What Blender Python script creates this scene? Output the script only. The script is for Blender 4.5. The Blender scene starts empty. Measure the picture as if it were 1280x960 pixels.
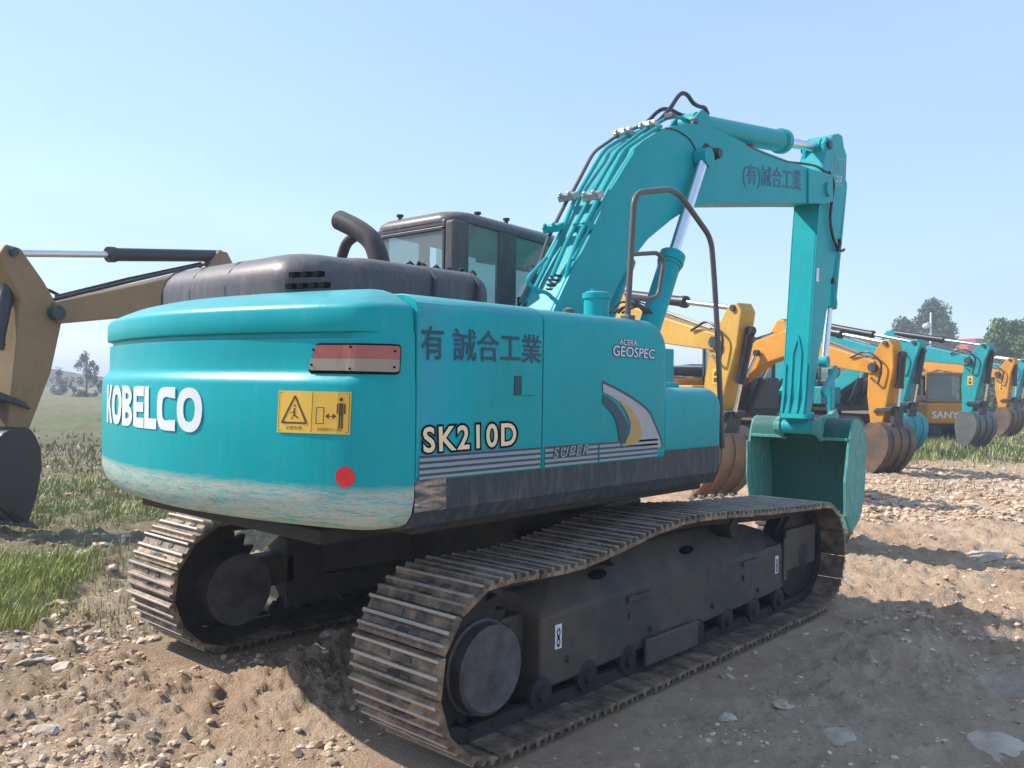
import bpy, math, random
import numpy as np
from mathutils import Vector, Matrix

random.seed(7); rng = np.random.default_rng(7)
R = math.radians
scene = bpy.context.scene

# ------------------------------------------------------------------ camera
CP = Vector((-4.6621, -4.2284, 1.7803)); YAW, PIT, ROL, FOC = R(42.295), R(-0.145), R(0.682), 1088.13
_fw = Vector((math.cos(YAW)*math.cos(PIT), math.sin(YAW)*math.cos(PIT), math.sin(PIT)))
_rt = Vector((math.sin(YAW), -math.cos(YAW), 0)); _up = _rt.cross(_fw)
_r2 = _rt*math.cos(ROL)+_up*math.sin(ROL); _u2 = -_rt*math.sin(ROL)+_up*math.cos(ROL)
cam = bpy.data.cameras.new('camera'); co = bpy.data.objects.new('camera', cam)
scene.collection.objects.link(co); scene.camera = co
cam.sensor_width = 36; cam.lens = FOC/1280*36; cam.clip_start = .05; cam.clip_end = 6000
co.matrix_world = Matrix(((_r2.x, _u2.x, -_fw.x, CP.x), (_r2.y, _u2.y, -_fw.y, CP.y), (_r2.z, _u2.z, -_fw.z, CP.z), (0, 0, 0, 1)))

# ------------------------------------------------------------------ light
SUN = Vector((-.52, 1.0, 1.0)).normalized()
elev = math.asin(SUN.z); az = math.atan2(SUN.x, SUN.y)
w = bpy.data.worlds.new('World'); scene.world = w; w.use_nodes = True
nt = w.node_tree; bg = nt.nodes['Background']
sky = nt.nodes.new('ShaderNodeTexSky'); sky.sky_type = 'NISHITA'; sky.sun_disc = False
sky.sun_elevation = elev; sky.sun_rotation = az
sky.air_density = 1.0; sky.dust_density = .5; sky.ozone_density = 2.2; sky.altitude = 0
mxs = nt.nodes.new('ShaderNodeMix'); mxs.data_type = 'RGBA'; mxs.inputs[0].default_value = .5; _tc = nt.nodes.new('ShaderNodeTexCoord'); _mp = nt.nodes.new('ShaderNodeMapping'); _mp.inputs['Scale'].default_value = (1.2, 1.2, 4.5); nt.links.new(_tc.outputs['Generated'], _mp.inputs[0]); _nz = nt.nodes.new('ShaderNodeTexNoise'); nt.links.new(_mp.outputs[0], _nz.inputs['Vector']); _nz.inputs['Scale'].default_value = 1.6; _nz.inputs['Detail'].default_value = 6; _mr = nt.nodes.new('ShaderNodeMapRange'); nt.links.new(_nz.outputs['Fac'], _mr.inputs[0]); _mr.inputs[1].default_value = .35; _mr.inputs[2].default_value = .7; _mr.inputs[3].default_value = .46; _mr.inputs[4].default_value = .80; nt.links.new(_mr.outputs[0], mxs.inputs[0])      # thin high haze whitens the sky
nt.links.new(sky.outputs[0], mxs.inputs[6]); mxs.inputs[7].default_value = (2.15, 2.95, 4.15, 1)
nt.links.new(mxs.outputs[2], bg.inputs[0]); bg.inputs[1].default_value = .148
sl = bpy.data.lights.new('sun', 'SUN'); sl.energy = 4.1; sl.angle = R(.55); sl.color = (1, .93, .82)
so = bpy.data.objects.new('sun', sl); scene.collection.objects.link(so)
so.rotation_euler = SUN.to_track_quat('Z', 'Y').to_euler()
vs = scene.view_settings; vs.view_transform = 'Standard'; vs.look = 'None'; vs.gamma = 1; vs.use_curve_mapping = False; vs.exposure = .80
scene.cycles.max_bounces = 7; scene.cycles.transparent_max_bounces = 12

# ------------------------------------------------------------------ helpers
def ray(u, v): return (_fw+_r2*((u-640)/FOC)-_u2*((v-480)/FOC))
def at(u, v, ax, val):
    d = ray(u, v); return CP+d*((val-CP[ax])/d[ax])
def atY(pts, y): return [at(u, v, 1, y) for u, v in pts]
def XZ(pts, y): return [(p.x, p.z) for p in atY(pts, y)]

class NT:
    def __init__(s, name):
        s.m = bpy.data.materials.new(name); s.m.use_nodes = True; s.t = s.m.node_tree
        s.b = s.t.nodes['Principled BSDF']
    def n(s, typ, **k):
        o = s.t.nodes.new(typ)
        for a, v in k.items(): setattr(o, a, v)
        return o
    def l(s, a, b): s.t.links.new(a, b)
    def co(s, which='Object', scale=None):
        c = s.n('ShaderNodeTexCoord').outputs[which]
        if scale:
            mp = s.n('ShaderNodeMapping'); s.l(c, mp.inputs[0]); mp.inputs['Scale'].default_value = scale; return mp.outputs[0]
        return c
    def noise(s, vec, scale, detail=5, rough=.6):
        o = s.n('ShaderNodeTexNoise'); s.l(vec, o.inputs['Vector']); o.inputs['Scale'].default_value = scale
        o.inputs['Detail'].default_value = detail; o.inputs['Roughness'].default_value = rough; return o.outputs['Fac']
    def ramp(s, fac, stops):
        o = s.n('ShaderNodeValToRGB'); s.l(fac, o.inputs[0]); cr = o.color_ramp
        while len(cr.elements) < len(stops): cr.elements.new(.5)
        for e, (p, c) in zip(cr.elements, stops):
            e.position = p; e.color = (c[0], c[1], c[2], 1) if isinstance(c, (tuple, list)) else (c, c, c, 1)
        return o.outputs[0]
    def mix(s, fac, a, b, mode='MIX'):
        o = s.n('ShaderNodeMix', data_type='RGBA', blend_type=mode)
        for sock, val in ((o.inputs[0], fac), (o.inputs[6], a), (o.inputs[7], b)):
            if isinstance(val, bpy.types.NodeSocket): s.l(val, sock)
            elif isinstance(val, (int, float)): sock.default_value = val
            else: sock.default_value = (*val, 1)
        return o.outputs[2]
    def math(s, op, a, b=None):
        o = s.n('ShaderNodeMath', operation=op)
        for sock, val in ((o.inputs[0], a), (o.inputs[1], b)):
            if val is None: continue
            if isinstance(val, bpy.types.NodeSocket): s.l(val, sock)
            else: sock.default_value = val
        return o.outputs[0]
    def base(s, c):
        if isinstance(c, bpy.types.NodeSocket): s.l(c, s.b.inputs['Base Color'])
        else: s.b.inputs['Base Color'].default_value = (*c, 1)
    def rough(s, c):
        if isinstance(c, bpy.types.NodeSocket): s.l(c, s.b.inputs['Roughness'])
        else: s.b.inputs['Roughness'].default_value = c
    def bump(s, h, dist, strength=1):
        o = s.n('ShaderNodeBump'); s.l(h, o.inputs['Height']); o.inputs['Distance'].default_value = dist
        o.inputs['Strength'].default_value = strength; s.l(o.outputs[0], s.b.inputs['Normal'])

def paint(name, col, dirt=(.30, .24, .17), dirt_amt=.25, rough=.38, coat=.06, scuff=None, dark=.75):
    t = NT(name); c = t.co()
    n1 = t.noise(c, 1.7, 6, .65); n2 = t.noise(c, 14, 6, .7); n3 = t.noise(t.co(scale=(3, 3, .6)), 9, 5, .7)
    colr = t.mix(t.ramp(n1, [(.35, 0), (.7, 1)]), col, tuple(x*dark for x in col))
    f = t.math('MULTIPLY', t.ramp(n3, [(.48, 0), (.78, 1)]), dirt_amt)
    colr = t.mix(f, colr, dirt)
    st = t.noise(t.co(scale=(1, 1, .09)), 26, 4, .6)                                   # rain streaks
    colr = t.mix(t.math('MULTIPLY', t.ramp(st, [(.55, 0), (.75, 1)]), .16), colr, dirt)
    g_ = t.n('ShaderNodeNewGeometry'); sn = t.n('ShaderNodeSeparateXYZ'); t.l(g_.outputs['Normal'], sn.inputs[0])
    up = t.math('MULTIPLY', t.ramp(sn.outputs['Z'], [(.35, 0), (.95, 1)]), t.math('MULTIPLY', t.ramp(n2, [(.3, .4), (.65, 1)]), .25))
    colr = t.mix(up, colr, (.42, .40, .36))                                              # dust settled on upward faces
    chips = t.ramp(t.noise(c, 38, 3, .8), [(.71, 0), (.73, .7)]); colr = t.mix(t.math('MULTIPLY', chips, t.ramp(n1, [(.5, 0), (.62, 1)])), colr, tuple(.35*x+.06 for x in col))
    if scuff:
        geo = t.n('ShaderNodeNewGeometry'); sp = t.n('ShaderNodeSeparateXYZ'); t.l(geo.outputs['Position'], sp.inputs[0])
        nn = t.noise(t.co(scale=(1.6, 1.6, 14)), 3.2, 9, .72); n5 = t.noise(t.co(scale=(2, 2, 20)), 7, 6, .75)
        z = t.math('ADD', sp.outputs['Z'], t.math('MULTIPLY', t.math('SUBTRACT', nn, .5), .11))
        band = t.ramp(t.math('MULTIPLY', t.math('SUBTRACT', z, scuff[0]), 1/(scuff[1]-scuff[0])), [(.66, 1), (.78, 0)])
        mott = t.ramp(nn, [(.32, .05), (.50, .95)])
        sc = t.ramp(n5, [(.3, (.56, .62, .54)), (.42, (.22, .46, .44)), (.52, (.54, .56, .48)), (.62, (.36, .30, .22)), (.70, (.03, .33, .36))])
        fac = t.math('MULTIPLY', band, mott)
        colr = t.mix(fac, colr, sc); t.rough(t.math('ADD', rough, t.math('MULTIPLY', fac, .35)))
        if scuff[2:]: pass
    else:
        t.rough(t.math('ADD', t.math('MULTIPLY', n2, .22), rough-.08))
    t.base(colr); t.b.inputs['Specular IOR Level'].default_value = .17; t.b.inputs['Coat Weight'].default_value = coat; t.b.inputs['Coat Roughness'].default_value = .3
    t.bump(n1, .02, .3)
    return t.m

def metal(name, col, rough=.4, met=.8, dirt=(.16, .12, .09), amt=.5, scale=7, bump=.004):
    t = NT(name); c = t.co(); n1 = t.noise(c, scale, 8, .7); n2 = t.noise(c, scale*6, 5, .7)
    t.base(t.mix(t.math('MULTIPLY', t.ramp(n1, [(.4, 0), (.65, 1)]), amt), col, dirt))
    t.b.inputs['Metallic'].default_value = met; t.rough(t.math('ADD', t.math('MULTIPLY', n2, .3), rough-.12)); t.bump(n2, bump, .6)
    return t.m

def plain(name, col, rough=.5, met=0., var=.15):
    t = NT(name); n = t.noise(t.co(), 9, 5, .6)
    t.base(t.mix(n, tuple(x*(1-var) for x in col), tuple(min(1, x*(1+var)) for x in col)))
    t.rough(rough); t.b.inputs['Metallic'].default_value = met
    return t.m

TEAL = (.0, .36, .402)
M = {}
M['teal'] = paint('teal_paint', TEAL, dirt=(.10, .36, .36), dirt_amt=.25, dark=.86)
M['teal_cw'] = paint('teal_paint_scuffed', TEAL, dirt=(.10, .36, .36), dirt_amt=.2, scuff=(1.08, 1.40), dark=.88)
M['teal_pale'] = paint('teal_paint_weathered', (.05, .32, .31), dirt=(.36, .42, .36), dirt_amt=.9, rough=.5, coat=.1)
M['teal_in'] = paint('teal_paint_dark_inside', (.003, .125, .12), dirt=(.10, .09, .06), dirt_amt=.7, rough=.5, coat=.05)  # much darker teal with brown dirt, for the bucket shell
M['teal_bg'] = paint('teal_paint_aged', (.008, .33, .37), dirt=(.2, .34, .32), dirt_amt=.5, rough=.45)
M['yellow'] = paint('yellow_paint', (.64, .37, .075), dirt_amt=.5, rough=.48, coat=.1)
M['ochre'] = paint('shade_brown_yellow_paint', (.31, .205, .105), dirt_amt=.5, rough=.55, coat=.05)  # yellow paint with its shade put into the colour; also a brown cab frame
M['orange'] = paint('orange_paint', (.66, .29, .035), dirt_amt=.55, rough=.48, coat=.1)
M['grey'] = paint('dark_grey_paint', (.10, .086, .096), dirt=(.26, .22, .2), dirt_amt=.4, rough=.42, coat=.12)
M['skirt'] = paint('skirt_grey_paint', (.045, .06, .075), dirt=(.24, .2, .16), dirt_amt=.45, rough=.5, coat=.1)
M['frame'] = metal('track_frame_paint', (.045, .047, .045), .62, .1, dirt=(.12, .09, .065), amt=.75, scale=2.6)
M['shoe'] = metal('track_shoe_steel', (.21, .175, .15), .55, .4, dirt=(.25, .17, .11), amt=.8, scale=5, bump=.006)
_t = NT('track_shoe_worn'); _c = _t.co(); _s = _t.n('ShaderNodeSeparateXYZ'); _t.l(_c, _s.inputs[0]); _r = _t.n('ShaderNodeObjectInfo').outputs['Random']
_a = _t.n('ShaderNodeVectorMath', operation='ADD'); _t.l(_c, _a.inputs[0]); _t.l(_r, _a.inputs[1]); _n1 = _t.noise(_a.outputs[0], 7, 8, .7); _n2 = _t.noise(_a.outputs[0], 45, 5, .7)
_col = _t.ramp(_n1, [(.34, (.05, .042, .036)), (.5, (.18, .13, .095)), (.64, (.36, .26, .18))])
_tip = _t.math('MULTIPLY', _t.ramp(_t.math('ADD', _t.math('MULTIPLY', _s.outputs['Z'], -20), _t.math('MULTIPLY', _n2, .15)), [(.62, 0), (.72, 1)]), .8)
_t.base(_t.mix(_tip, _col, (.50, .45, .40))); _t.rough(_t.math('ADD', _t.math('MULTIPLY', _n2, .3), .4)); _t.b.inputs['Metallic'].default_value = .3; _t.bump(_n2, .008, .8); M['shoe_worn'] = _t.m
M['under'] = metal('greasy_dark_steel', (.018, .018, .020), .6, .3, dirt=(.06, .045, .035), amt=.5)
M['hub'] = metal('hub_grey_steel', (.13, .125, .125), .65, .2, dirt=(.05, .043, .04), amt=.85, scale=6, bump=.012)
M['chrome'] = metal('chromed_rod', (.75, .77, .8), .2, 1, amt=.1)
M['hose'] = plain('black_rubber', (.02, .02, .022), .45)
M['black'] = plain('black_paint', (.018, .02, .026), .4)
M['rail'] = paint('grey_handrail_paint', (.13, .12, .125), dirt_amt=.2, rough=.35)
M['rail_dark'] = paint('soot_grey_paint', (.055, .045, .052), dirt_amt=.2, rough=.5)
M['clamp'] = metal('clamp_steel', (.5, .5, .5), .4, .6)
M['white'] = plain('white_lettering', (.72, .76, .8), .45, var=.06)
M['cream'] = plain('cream_lettering', (.85, .68, .44), .45)
M['navy'] = plain('navy_lettering', (.006, .055, .10), .5)
M['purple'] = plain('dull_purple_lettering', (.045, .12, .22), .55)
M['outline'] = plain('black_outline', (.006, .007, .008), .95)
M['outline'].node_tree.nodes['Principled BSDF'].inputs['Specular IOR Level'].default_value = .05
M['label'] = plain('yellow_label', (.78, .48, .06), .5, var=.08)
M['labelink'] = plain('brown_ink', (.09, .035, .012), .6)
M['red'] = plain('red_sticker', (.75, .02, .03), .5)
M['stripe_l'] = plain('stripe_silver', (.25, .33, .37), .5)
M['stripe_d'] = plain('stripe_slate', (.025, .055, .09), .5)
M['gold'] = plain('gold_decal', (.45, .30, .10), .5)
M['silver'] = plain('silver_decal', (.38, .38, .40), .5)
M['lens_red'] = plain('red_lens', (.36, .10, .085), .25)
M['lens_clear'] = plain('clear_lens', (.30, .25, .19), .25)
M['seat'] = plain('seat_cloth', (.03, .035, .04), .8)
M['bucket_in'] = metal('worn_bucket_steel', (.09, .075, .065), .5, .3, dirt=(.22, .13, .08), amt=.8, scale=3)
M['rust'] = metal('rusty_bucket_steel', (.20, .12, .075), .55, .3, dirt=(.3, .2, .13), amt=.8, scale=3)
M['greybucket'] = metal('grey_bucket_steel', (.10, .12, .13), .5, .3, dirt=(.2, .18, .15), amt=.6, scale=3)
def glass():
    t = NT('cab_glass'); t.t.nodes.remove(t.b)
    tr = t.n('ShaderNodeBsdfTransparent'); tr.inputs[0].default_value = (.80, .90, .90, 1)
    gl = t.n('ShaderNodeBsdfGlossy'); gl.inputs['Roughness'].default_value = .03
    fr = t.n('ShaderNodeLayerWeight'); fr.inputs[0].default_value = .5
    fac = t.math('ADD', t.math('MULTIPLY', t.math('POWER', fr.outputs['Facing'], 4), .6), .05)
    df = t.n('ShaderNodeBsdfDiffuse'); df.inputs[0].default_value = (.42, .45, .43, 1)      # film of dust
    md = t.n('ShaderNodeMixShader'); md.inputs[0].default_value = .24; t.l(tr.outputs[0], md.inputs[1]); t.l(df.outputs[0], md.inputs[2])
    mx = t.n('ShaderNodeMixShader'); t.l(fac, mx.inputs[0]); t.l(md.outputs[0], mx.inputs[1]); t.l(gl.outputs[0], mx.inputs[2])
    t.l(mx.outputs[0], t.t.nodes['Material Output'].inputs[0]); return t.m
M['glass'] = glass()

def tag(o, label=None, cat=None, group=None, kind=None):
    if label: o['label'] = label
    if cat: o['category'] = cat
    if group: o['group'] = group
    if kind: o['kind'] = kind
    return o
def empty(name, loc=(0, 0, 0), rz=0, parent=None):
    o = bpy.data.objects.new(name, None); scene.collection.objects.link(o); o.location = loc; o.rotation_euler = (0, 0, rz)
    o.empty_display_size = .3
    if parent: o.parent = parent
    return o

SPLIT = {'yoke', 'step_bracket', 'top_lip', 'pillar', 'wall_panel', 'window_seal', 'vent_slot', 'pressed_rib', 'handle', 'screw', 'cylinder_bracket', 'bucket_link', 'fork_ear', 'stiffener', 'track_guard', 'pin', 'bucket_ear'}
class MB:
    def __init__(s): s.v = []; s.f = []; s.s = []; s.mi = []; s.cur = 0
    def add(s, vs, fs, smooth=False):
        o = len(s.v); s.v += [tuple(p) for p in vs]
        for f in fs: s.f.append([i+o for i in f]); s.s.append(smooth); s.mi.append(s.cur)
        return s
    def box(s, lo, hi, rot=None, piv=None):
        x0, y0, z0 = lo; x1, y1, z1 = hi
        vs = [Vector(p) for p in ((x0, y0, z0), (x1, y0, z0), (x1, y1, z0), (x0, y1, z0), (x0, y0, z1), (x1, y0, z1), (x1, y1, z1), (x0, y1, z1))]
        if rot is not None:
            pv = Vector(piv) if piv else (Vector(lo)+Vector(hi))/2
            vs = [rot @ (q-pv)+pv for q in vs]
        return s.add(vs, [(3, 2, 1, 0), (4, 5, 6, 7), (0, 1, 5, 4), (1, 2, 6, 5), (2, 3, 7, 6), (3, 0, 4, 7)])
    def prism(s, poly, y0, y1, ax=1):
        n = len(poly)
        def P(a, b, c): return (a, c, b) if ax == 1 else ((a, b, c) if ax == 2 else (c, a, b))
        vs = [P(a, b, y0) for a, b in poly]+[P(a, b, y1) for a, b in poly]
        fs = [tuple(range(n)), tuple(reversed(range(n, 2*n)))]+[(i, i+n, (i+1) % n+n, (i+1) % n) for i in range(n)]
        return s.add(vs, fs)
    def loft(s, rings, closed=True, caps=True, smooth=True):
        n = len(rings[0]); vs = [p for r in rings for p in r]; fs = []
        for k in range(len(rings)-1):
            for i in range(n if closed else n-1):
                j = (i+1) % n; fs.append((k*n+i, k*n+j, (k+1)*n+j, (k+1)*n+i))
        s.add(vs, fs, smooth)
        if caps and closed:
            s.add(rings[0], [tuple(reversed(range(n)))]); s.add(rings[-1], [tuple(range(n))])
        return s
    def tube(s, path, r, seg=10, smooth=True, r1=None):
        P = [Vector(p) for p in path]; rings = []; prev = None
        for i, p in enumerate(P):
            d = (P[min(i+1, len(P)-1)]-P[max(i-1, 0)]).normalized()
            if prev is None:
                a = d.cross(Vector((0, 0, 1)));
                if a.length < .1: a = d.cross(Vector((0, 1, 0)))
                a.normalize()
            else: a = (prev-d*prev.dot(d)).normalized()
            prev = a; b = d.cross(a)
            rr = r if r1 is None else r+(r1-r)*i/(len(P)-1)
            rings.append([p+(a*math.cos(t)+b*math.sin(t))*rr for t in [2*math.pi*k/seg for k in range(seg)]])
        return s.loft(rings, smooth=smooth)
    def cyl(s, a, b, r, seg=20, r1=None): return s.tube([a, b], r, seg, True, r1)
    def lathe(s, c, axis, prof, seg=28):
        a = Vector(axis).normalized(); u = a.cross(Vector((0, 0, 1)))
        if u.length < .1: u = a.cross(Vector((1, 0, 0)))
        u.normalize(); v = a.cross(u); c = Vector(c)
        return s.loft([[c+a*h+(u*math.cos(t)+v*math.sin(t))*max(r, .0005) for t in [2*math.pi*k/seg for k in range(seg)]] for h, r in prof])
    def pieces(s):
        par = list(range(len(s.v)))
        def fnd(a):
            while par[a] != a: par[a] = par[par[a]]; a = par[a]
            return a
        for f in s.f:
            for b in f[1:]: par[fnd(b)] = fnd(f[0])
        g = {}
        for k, f in enumerate(s.f): g.setdefault(fnd(f[0]), []).append(k)
        out = []
        for ks in g.values():
            ids = sorted({i for k in ks for i in s.f[k]}); mp = {i: j for j, i in enumerate(ids)}; q = MB(); q.v = [s.v[i] for i in ids]
            for k in ks: q.f.append([mp[i] for i in s.f[k]]); q.s.append(s.s[k]); q.mi.append(s.mi[k])
            out.append(q)
        return out
    def build(s, name, mat, parent=None, bevel=0, seg=2, smooth_all=False):
        if name in SPLIT:
            ps = s.pieces()
            if len(ps) > 1:
                os_ = [q.build0(name, mat, parent, bevel, seg, smooth_all) for q in ps]; return os_[0]
        return s.build0(name, mat, parent, bevel, seg, smooth_all)
    def build0(s, name, mat, parent=None, bevel=0, seg=2, smooth_all=False):
        me = bpy.data.meshes.new(name); me.from_pydata(s.v, [], s.f)
        me.polygons.foreach_set('use_smooth', [bool(x) or smooth_all for x in s.s])
        for m_ in (mat if isinstance(mat, (list, tuple)) else [mat]): me.materials.append(m_)
        me.polygons.foreach_set('material_index', s.mi)
        me.validate(); me.update()
        import bmesh
        b = bmesh.new(); b.from_mesh(me)
        bmesh.ops.remove_doubles(b, verts=b.verts, dist=1e-5)
        bmesh.ops.recalc_face_normals(b, faces=b.faces)
        for e in b.edges:
            if len(e.link_faces) == 2 and e.calc_face_angle(0) > .65: e.smooth = False
        b.to_mesh(me); b.free()
        o = bpy.data.objects.new(name, me); scene.collection.objects.link(o)
        if parent: o.parent = parent
        if bevel:
            m_ = o.modifiers.new('bevel', 'BEVEL'); m_.width = bevel; m_.segments = seg; m_.limit_method = 'ANGLE'; m_.angle_limit = R(38)
        return o
def spline(pts, n=8):
    P = [Vector(p) for p in pts]; out = []
    for i in range(len(P)-1):
        a = P[max(i-1, 0)]; b = P[i]; c = P[i+1]; d = P[min(i+2, len(P)-1)]
        for k in range(n):
            t = k/n; out.append(.5*((2*b)+(c-a)*t+(2*a-5*b+4*c-d)*t*t+(3*b-3*c+d-a)*t**3))
    out.append(P[-1]); return out
def rounded(pts, r=.06, n=4):            # polyline with rounded corners (3D)
    P = [Vector(p) for p in pts]; out = [P[0]]
    for i in range(1, len(P)-1):
        a = (P[i-1]-P[i]); b = (P[i+1]-P[i]); q = min(r, a.length*.45, b.length*.45)
        A = P[i]+a.normalized()*q; B = P[i]+b.normalized()*q
        for k in range(n+1):
            t = k/n; out.append((1-t)**2*A+2*t*(1-t)*P[i]+t*t*B)
    out.append(P[-1]); return out

def text_mesh(txt, bold=0., spacing=1., shear=0., extrude=0.):
    c = bpy.data.curves.new('t', 'FONT'); c.body = txt; c.size = 1; c.offset = bold; c.space_character = spacing; c.shear = shear
    c.fill_mode = 'FRONT'; c.resolution_u = 4
    o = bpy.data.objects.new('t', c); scene.collection.objects.link(o)
    dg = bpy.context.evaluated_depsgraph_get(); me = bpy.data.meshes.new_from_object(o.evaluated_get(dg))
    vs = [v.co.copy() for v in me.vertices]; fs = [tuple(p.vertices) for p in me.polygons]
    bpy.data.objects.remove(o); bpy.data.curves.remove(c); bpy.data.meshes.remove(me)
    x0 = min(v.x for v in vs); x1 = max(v.x for v in vs); y0 = min(v.y for v in vs); y1 = max(v.y for v in vs)
    return [((v.x-x0)/(x1-x0), (v.y-y0)/(y1-y0)) for v in vs], fs
def put_text(name, txt, mapper, mat, parent, bold=0., spacing=1., shear=0., sub=0):
    uv, fs = text_mesh(txt, bold, spacing, shear)
    m_ = bpy.data.meshes.new(name); m_.from_pydata([(a, b, 0) for a, b in uv], [], fs)
    if sub:
        import bmesh
        b = bmesh.new(); b.from_mesh(m_)
        bmesh.ops.triangulate(b, faces=b.faces)
        for k in range(1, sub):
            x = k/sub; g = b.verts[:]+b.edges[:]+b.faces[:]
            bmesh.ops.bisect_plane(b, geom=g, plane_co=(x, 0, 0), plane_no=(1, 0, 0))
        b.to_mesh(m_); b.free()
    for v in m_.vertices: v.co = mapper(v.co.x, v.co.y)
    m_.materials.append(mat); o = bpy.data.objects.new(name, m_); scene.collection.objects.link(o); o.parent = parent
    return o
def quad_map(p00, p10, p11, p01):        # bilinear map of unit square onto four 3D points
    a, b, c, d = map(Vector, (p00, p10, p11, p01))
    return lambda x, y: a*(1-x)*(1-y)+b*x*(1-y)+c*x*y+d*(1-x)*y

# ------------------------------------------------------------------ ground height
def _hash(ix, iy, s):
    n = (ix.astype(np.int64)*374761393+iy.astype(np.int64)*668265263+s*1442695041) & 0x7fffffff
    n = ((n ^ (n >> 13))*1274126177) & 0x7fffffff
    return ((n ^ (n >> 16)) & 0xffff)/65535.
def vnoise(x, y, s=0):
    ix = np.floor(x); iy = np.floor(y); fx = x-ix; fy = y-iy; fx = fx*fx*(3-2*fx); fy = fy*fy*(3-2*fy)
    a = _hash(ix, iy, s); b = _hash(ix+1, iy, s); c = _hash(ix, iy+1, s); d = _hash(ix+1, iy+1, s)
    return (a*(1-fx)+b*fx)*(1-fy)+(c*(1-fx)+d*fx)*fy-.5
def fbm(x, y, f, o, s=0, g=.55):
    r = 0; a = 1
    for k in range(o): r = r+a*vnoise(x*f+k*17.3, y*f-k*9.1, s+k); f *= 2.03; a *= g
    return r
def hgt(x, y):
    x = np.asarray(x, float); y = np.asarray(y, float)
    d = np.hypot(x-CP.x, y-CP.y)
    h = fbm(x, y, .28, 3, 1)*.14*np.clip(d/25, .3, 1.5)
    rub = np.clip((y+.6*x+3.2)/2.2, .15, 1)                      # rougher, cloddy soil to the left
    h = h+fbm(x, y, 3.1, 4, 5, .62)*.075*rub+np.abs(fbm(x, y, 9, 4, 9, .65))*.06*np.maximum(rub, .35)
    cl = np.clip(vnoise(x*6.5+3, y*6.5, 31)*2.2, 0, 1)*np.clip(vnoise(x*13, y*13+7, 37)+.6, 0, 1); h = h+cl*.075*np.clip((y+.6*x+3.6)/2.0, 0, 1)*(d < 12)
    h = h+(np.abs(fbm(x, y, 19, 3, 51, .6))*.030+vnoise(x*46, y*46, 61)*.007)*np.clip((y+.6*x+4.5)/3, .35, 1)*(d < 16)
    # flat bearing under and around the tracks
    def pad(yc):
        q = np.maximum(np.abs(x-.15)-2.1, 0)**2+np.maximum(np.abs(y-yc)-.38, 0)**2
        return np.exp(-q/.09)
    k = np.clip(pad(-1.195)+pad(1.195), 0, 1)
    h = h*(1-k)-.012*k
    # spoil heaped between and behind the tracks
    h = h+.10*np.exp(-(((x+1.2)/.55)**2+((y-.25)/.45)**2))+.05*np.exp(-(((x+2.6)/.5)**2+((y-.9)/.7)**2))
    # wheel ruts on the haul road
    t = (x*.35+y*.94)
    h = h-.035*np.exp(-((t+1.9)/.16)**2)*(x > 1.0)-.03*np.exp(-((t+3.0)/.2)**2)*(x > .5)
    # bank far to the left
    return h*np.clip(1.3-d/260, 0.1, 1)

def ground_mesh():
    r1 = 1.6*np.power(1.0062, np.arange(0, 340)); r2 = r1[-1]*np.power(1.018, np.arange(1, 400)); rr = np.concatenate([[.05, .5, 1.0, 1.4], r1, r2[r2 < 400]])
    rr = np.concatenate([rr, [480, 620, 800, 1100, 1450]])
    fine = np.arange(-40, 40, .17); aa = np.concatenate([fine, np.arange(40, 320, 4.)])+math.degrees(YAW)
    A = np.radians(aa); na = len(A); nr = len(rr)
    X = CP.x+rr[:, None]*np.cos(A)[None]; Y = CP.y+rr[:, None]*np.sin(A)[None]
    Z = hgt(X, Y)
    co_ = np.stack([X, Y, Z], -1).reshape(-1, 3)
    i = np.arange(nr-1)[:, None]*na; j = np.arange(na)[None]; j2 = (j+1) % na
    F = np.stack([i+j, i+na+j, i+na+j2, i+j2], -1).reshape(-1, 4)
    return co_, F
def np_mesh(name, co_, F, mat, smooth=True, parent=None):
    me = bpy.data.meshes.new(name); n = F.shape[1]
    me.vertices.add(len(co_)); me.vertices.foreach_set('co', np.ascontiguousarray(co_, dtype=np.float32).ravel())
    me.loops.add(F.size); me.loops.foreach_set('vertex_index', F.astype(np.int32).ravel())
    me.polygons.add(len(F)); me.polygons.foreach_set('loop_start', np.arange(0, F.size, n, dtype=np.int32))
    me.polygons.foreach_set('loop_total', np.full(len(F), n, dtype=np.int32))
    me.polygons.foreach_set('use_smooth', np.full(len(F), smooth)); me.update(calc_edges=True); me.validate()
    me.materials.append(mat); o = bpy.data.objects.new(name, me); scene.collection.objects.link(o)
    if parent: o.parent = parent
    return o

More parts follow.
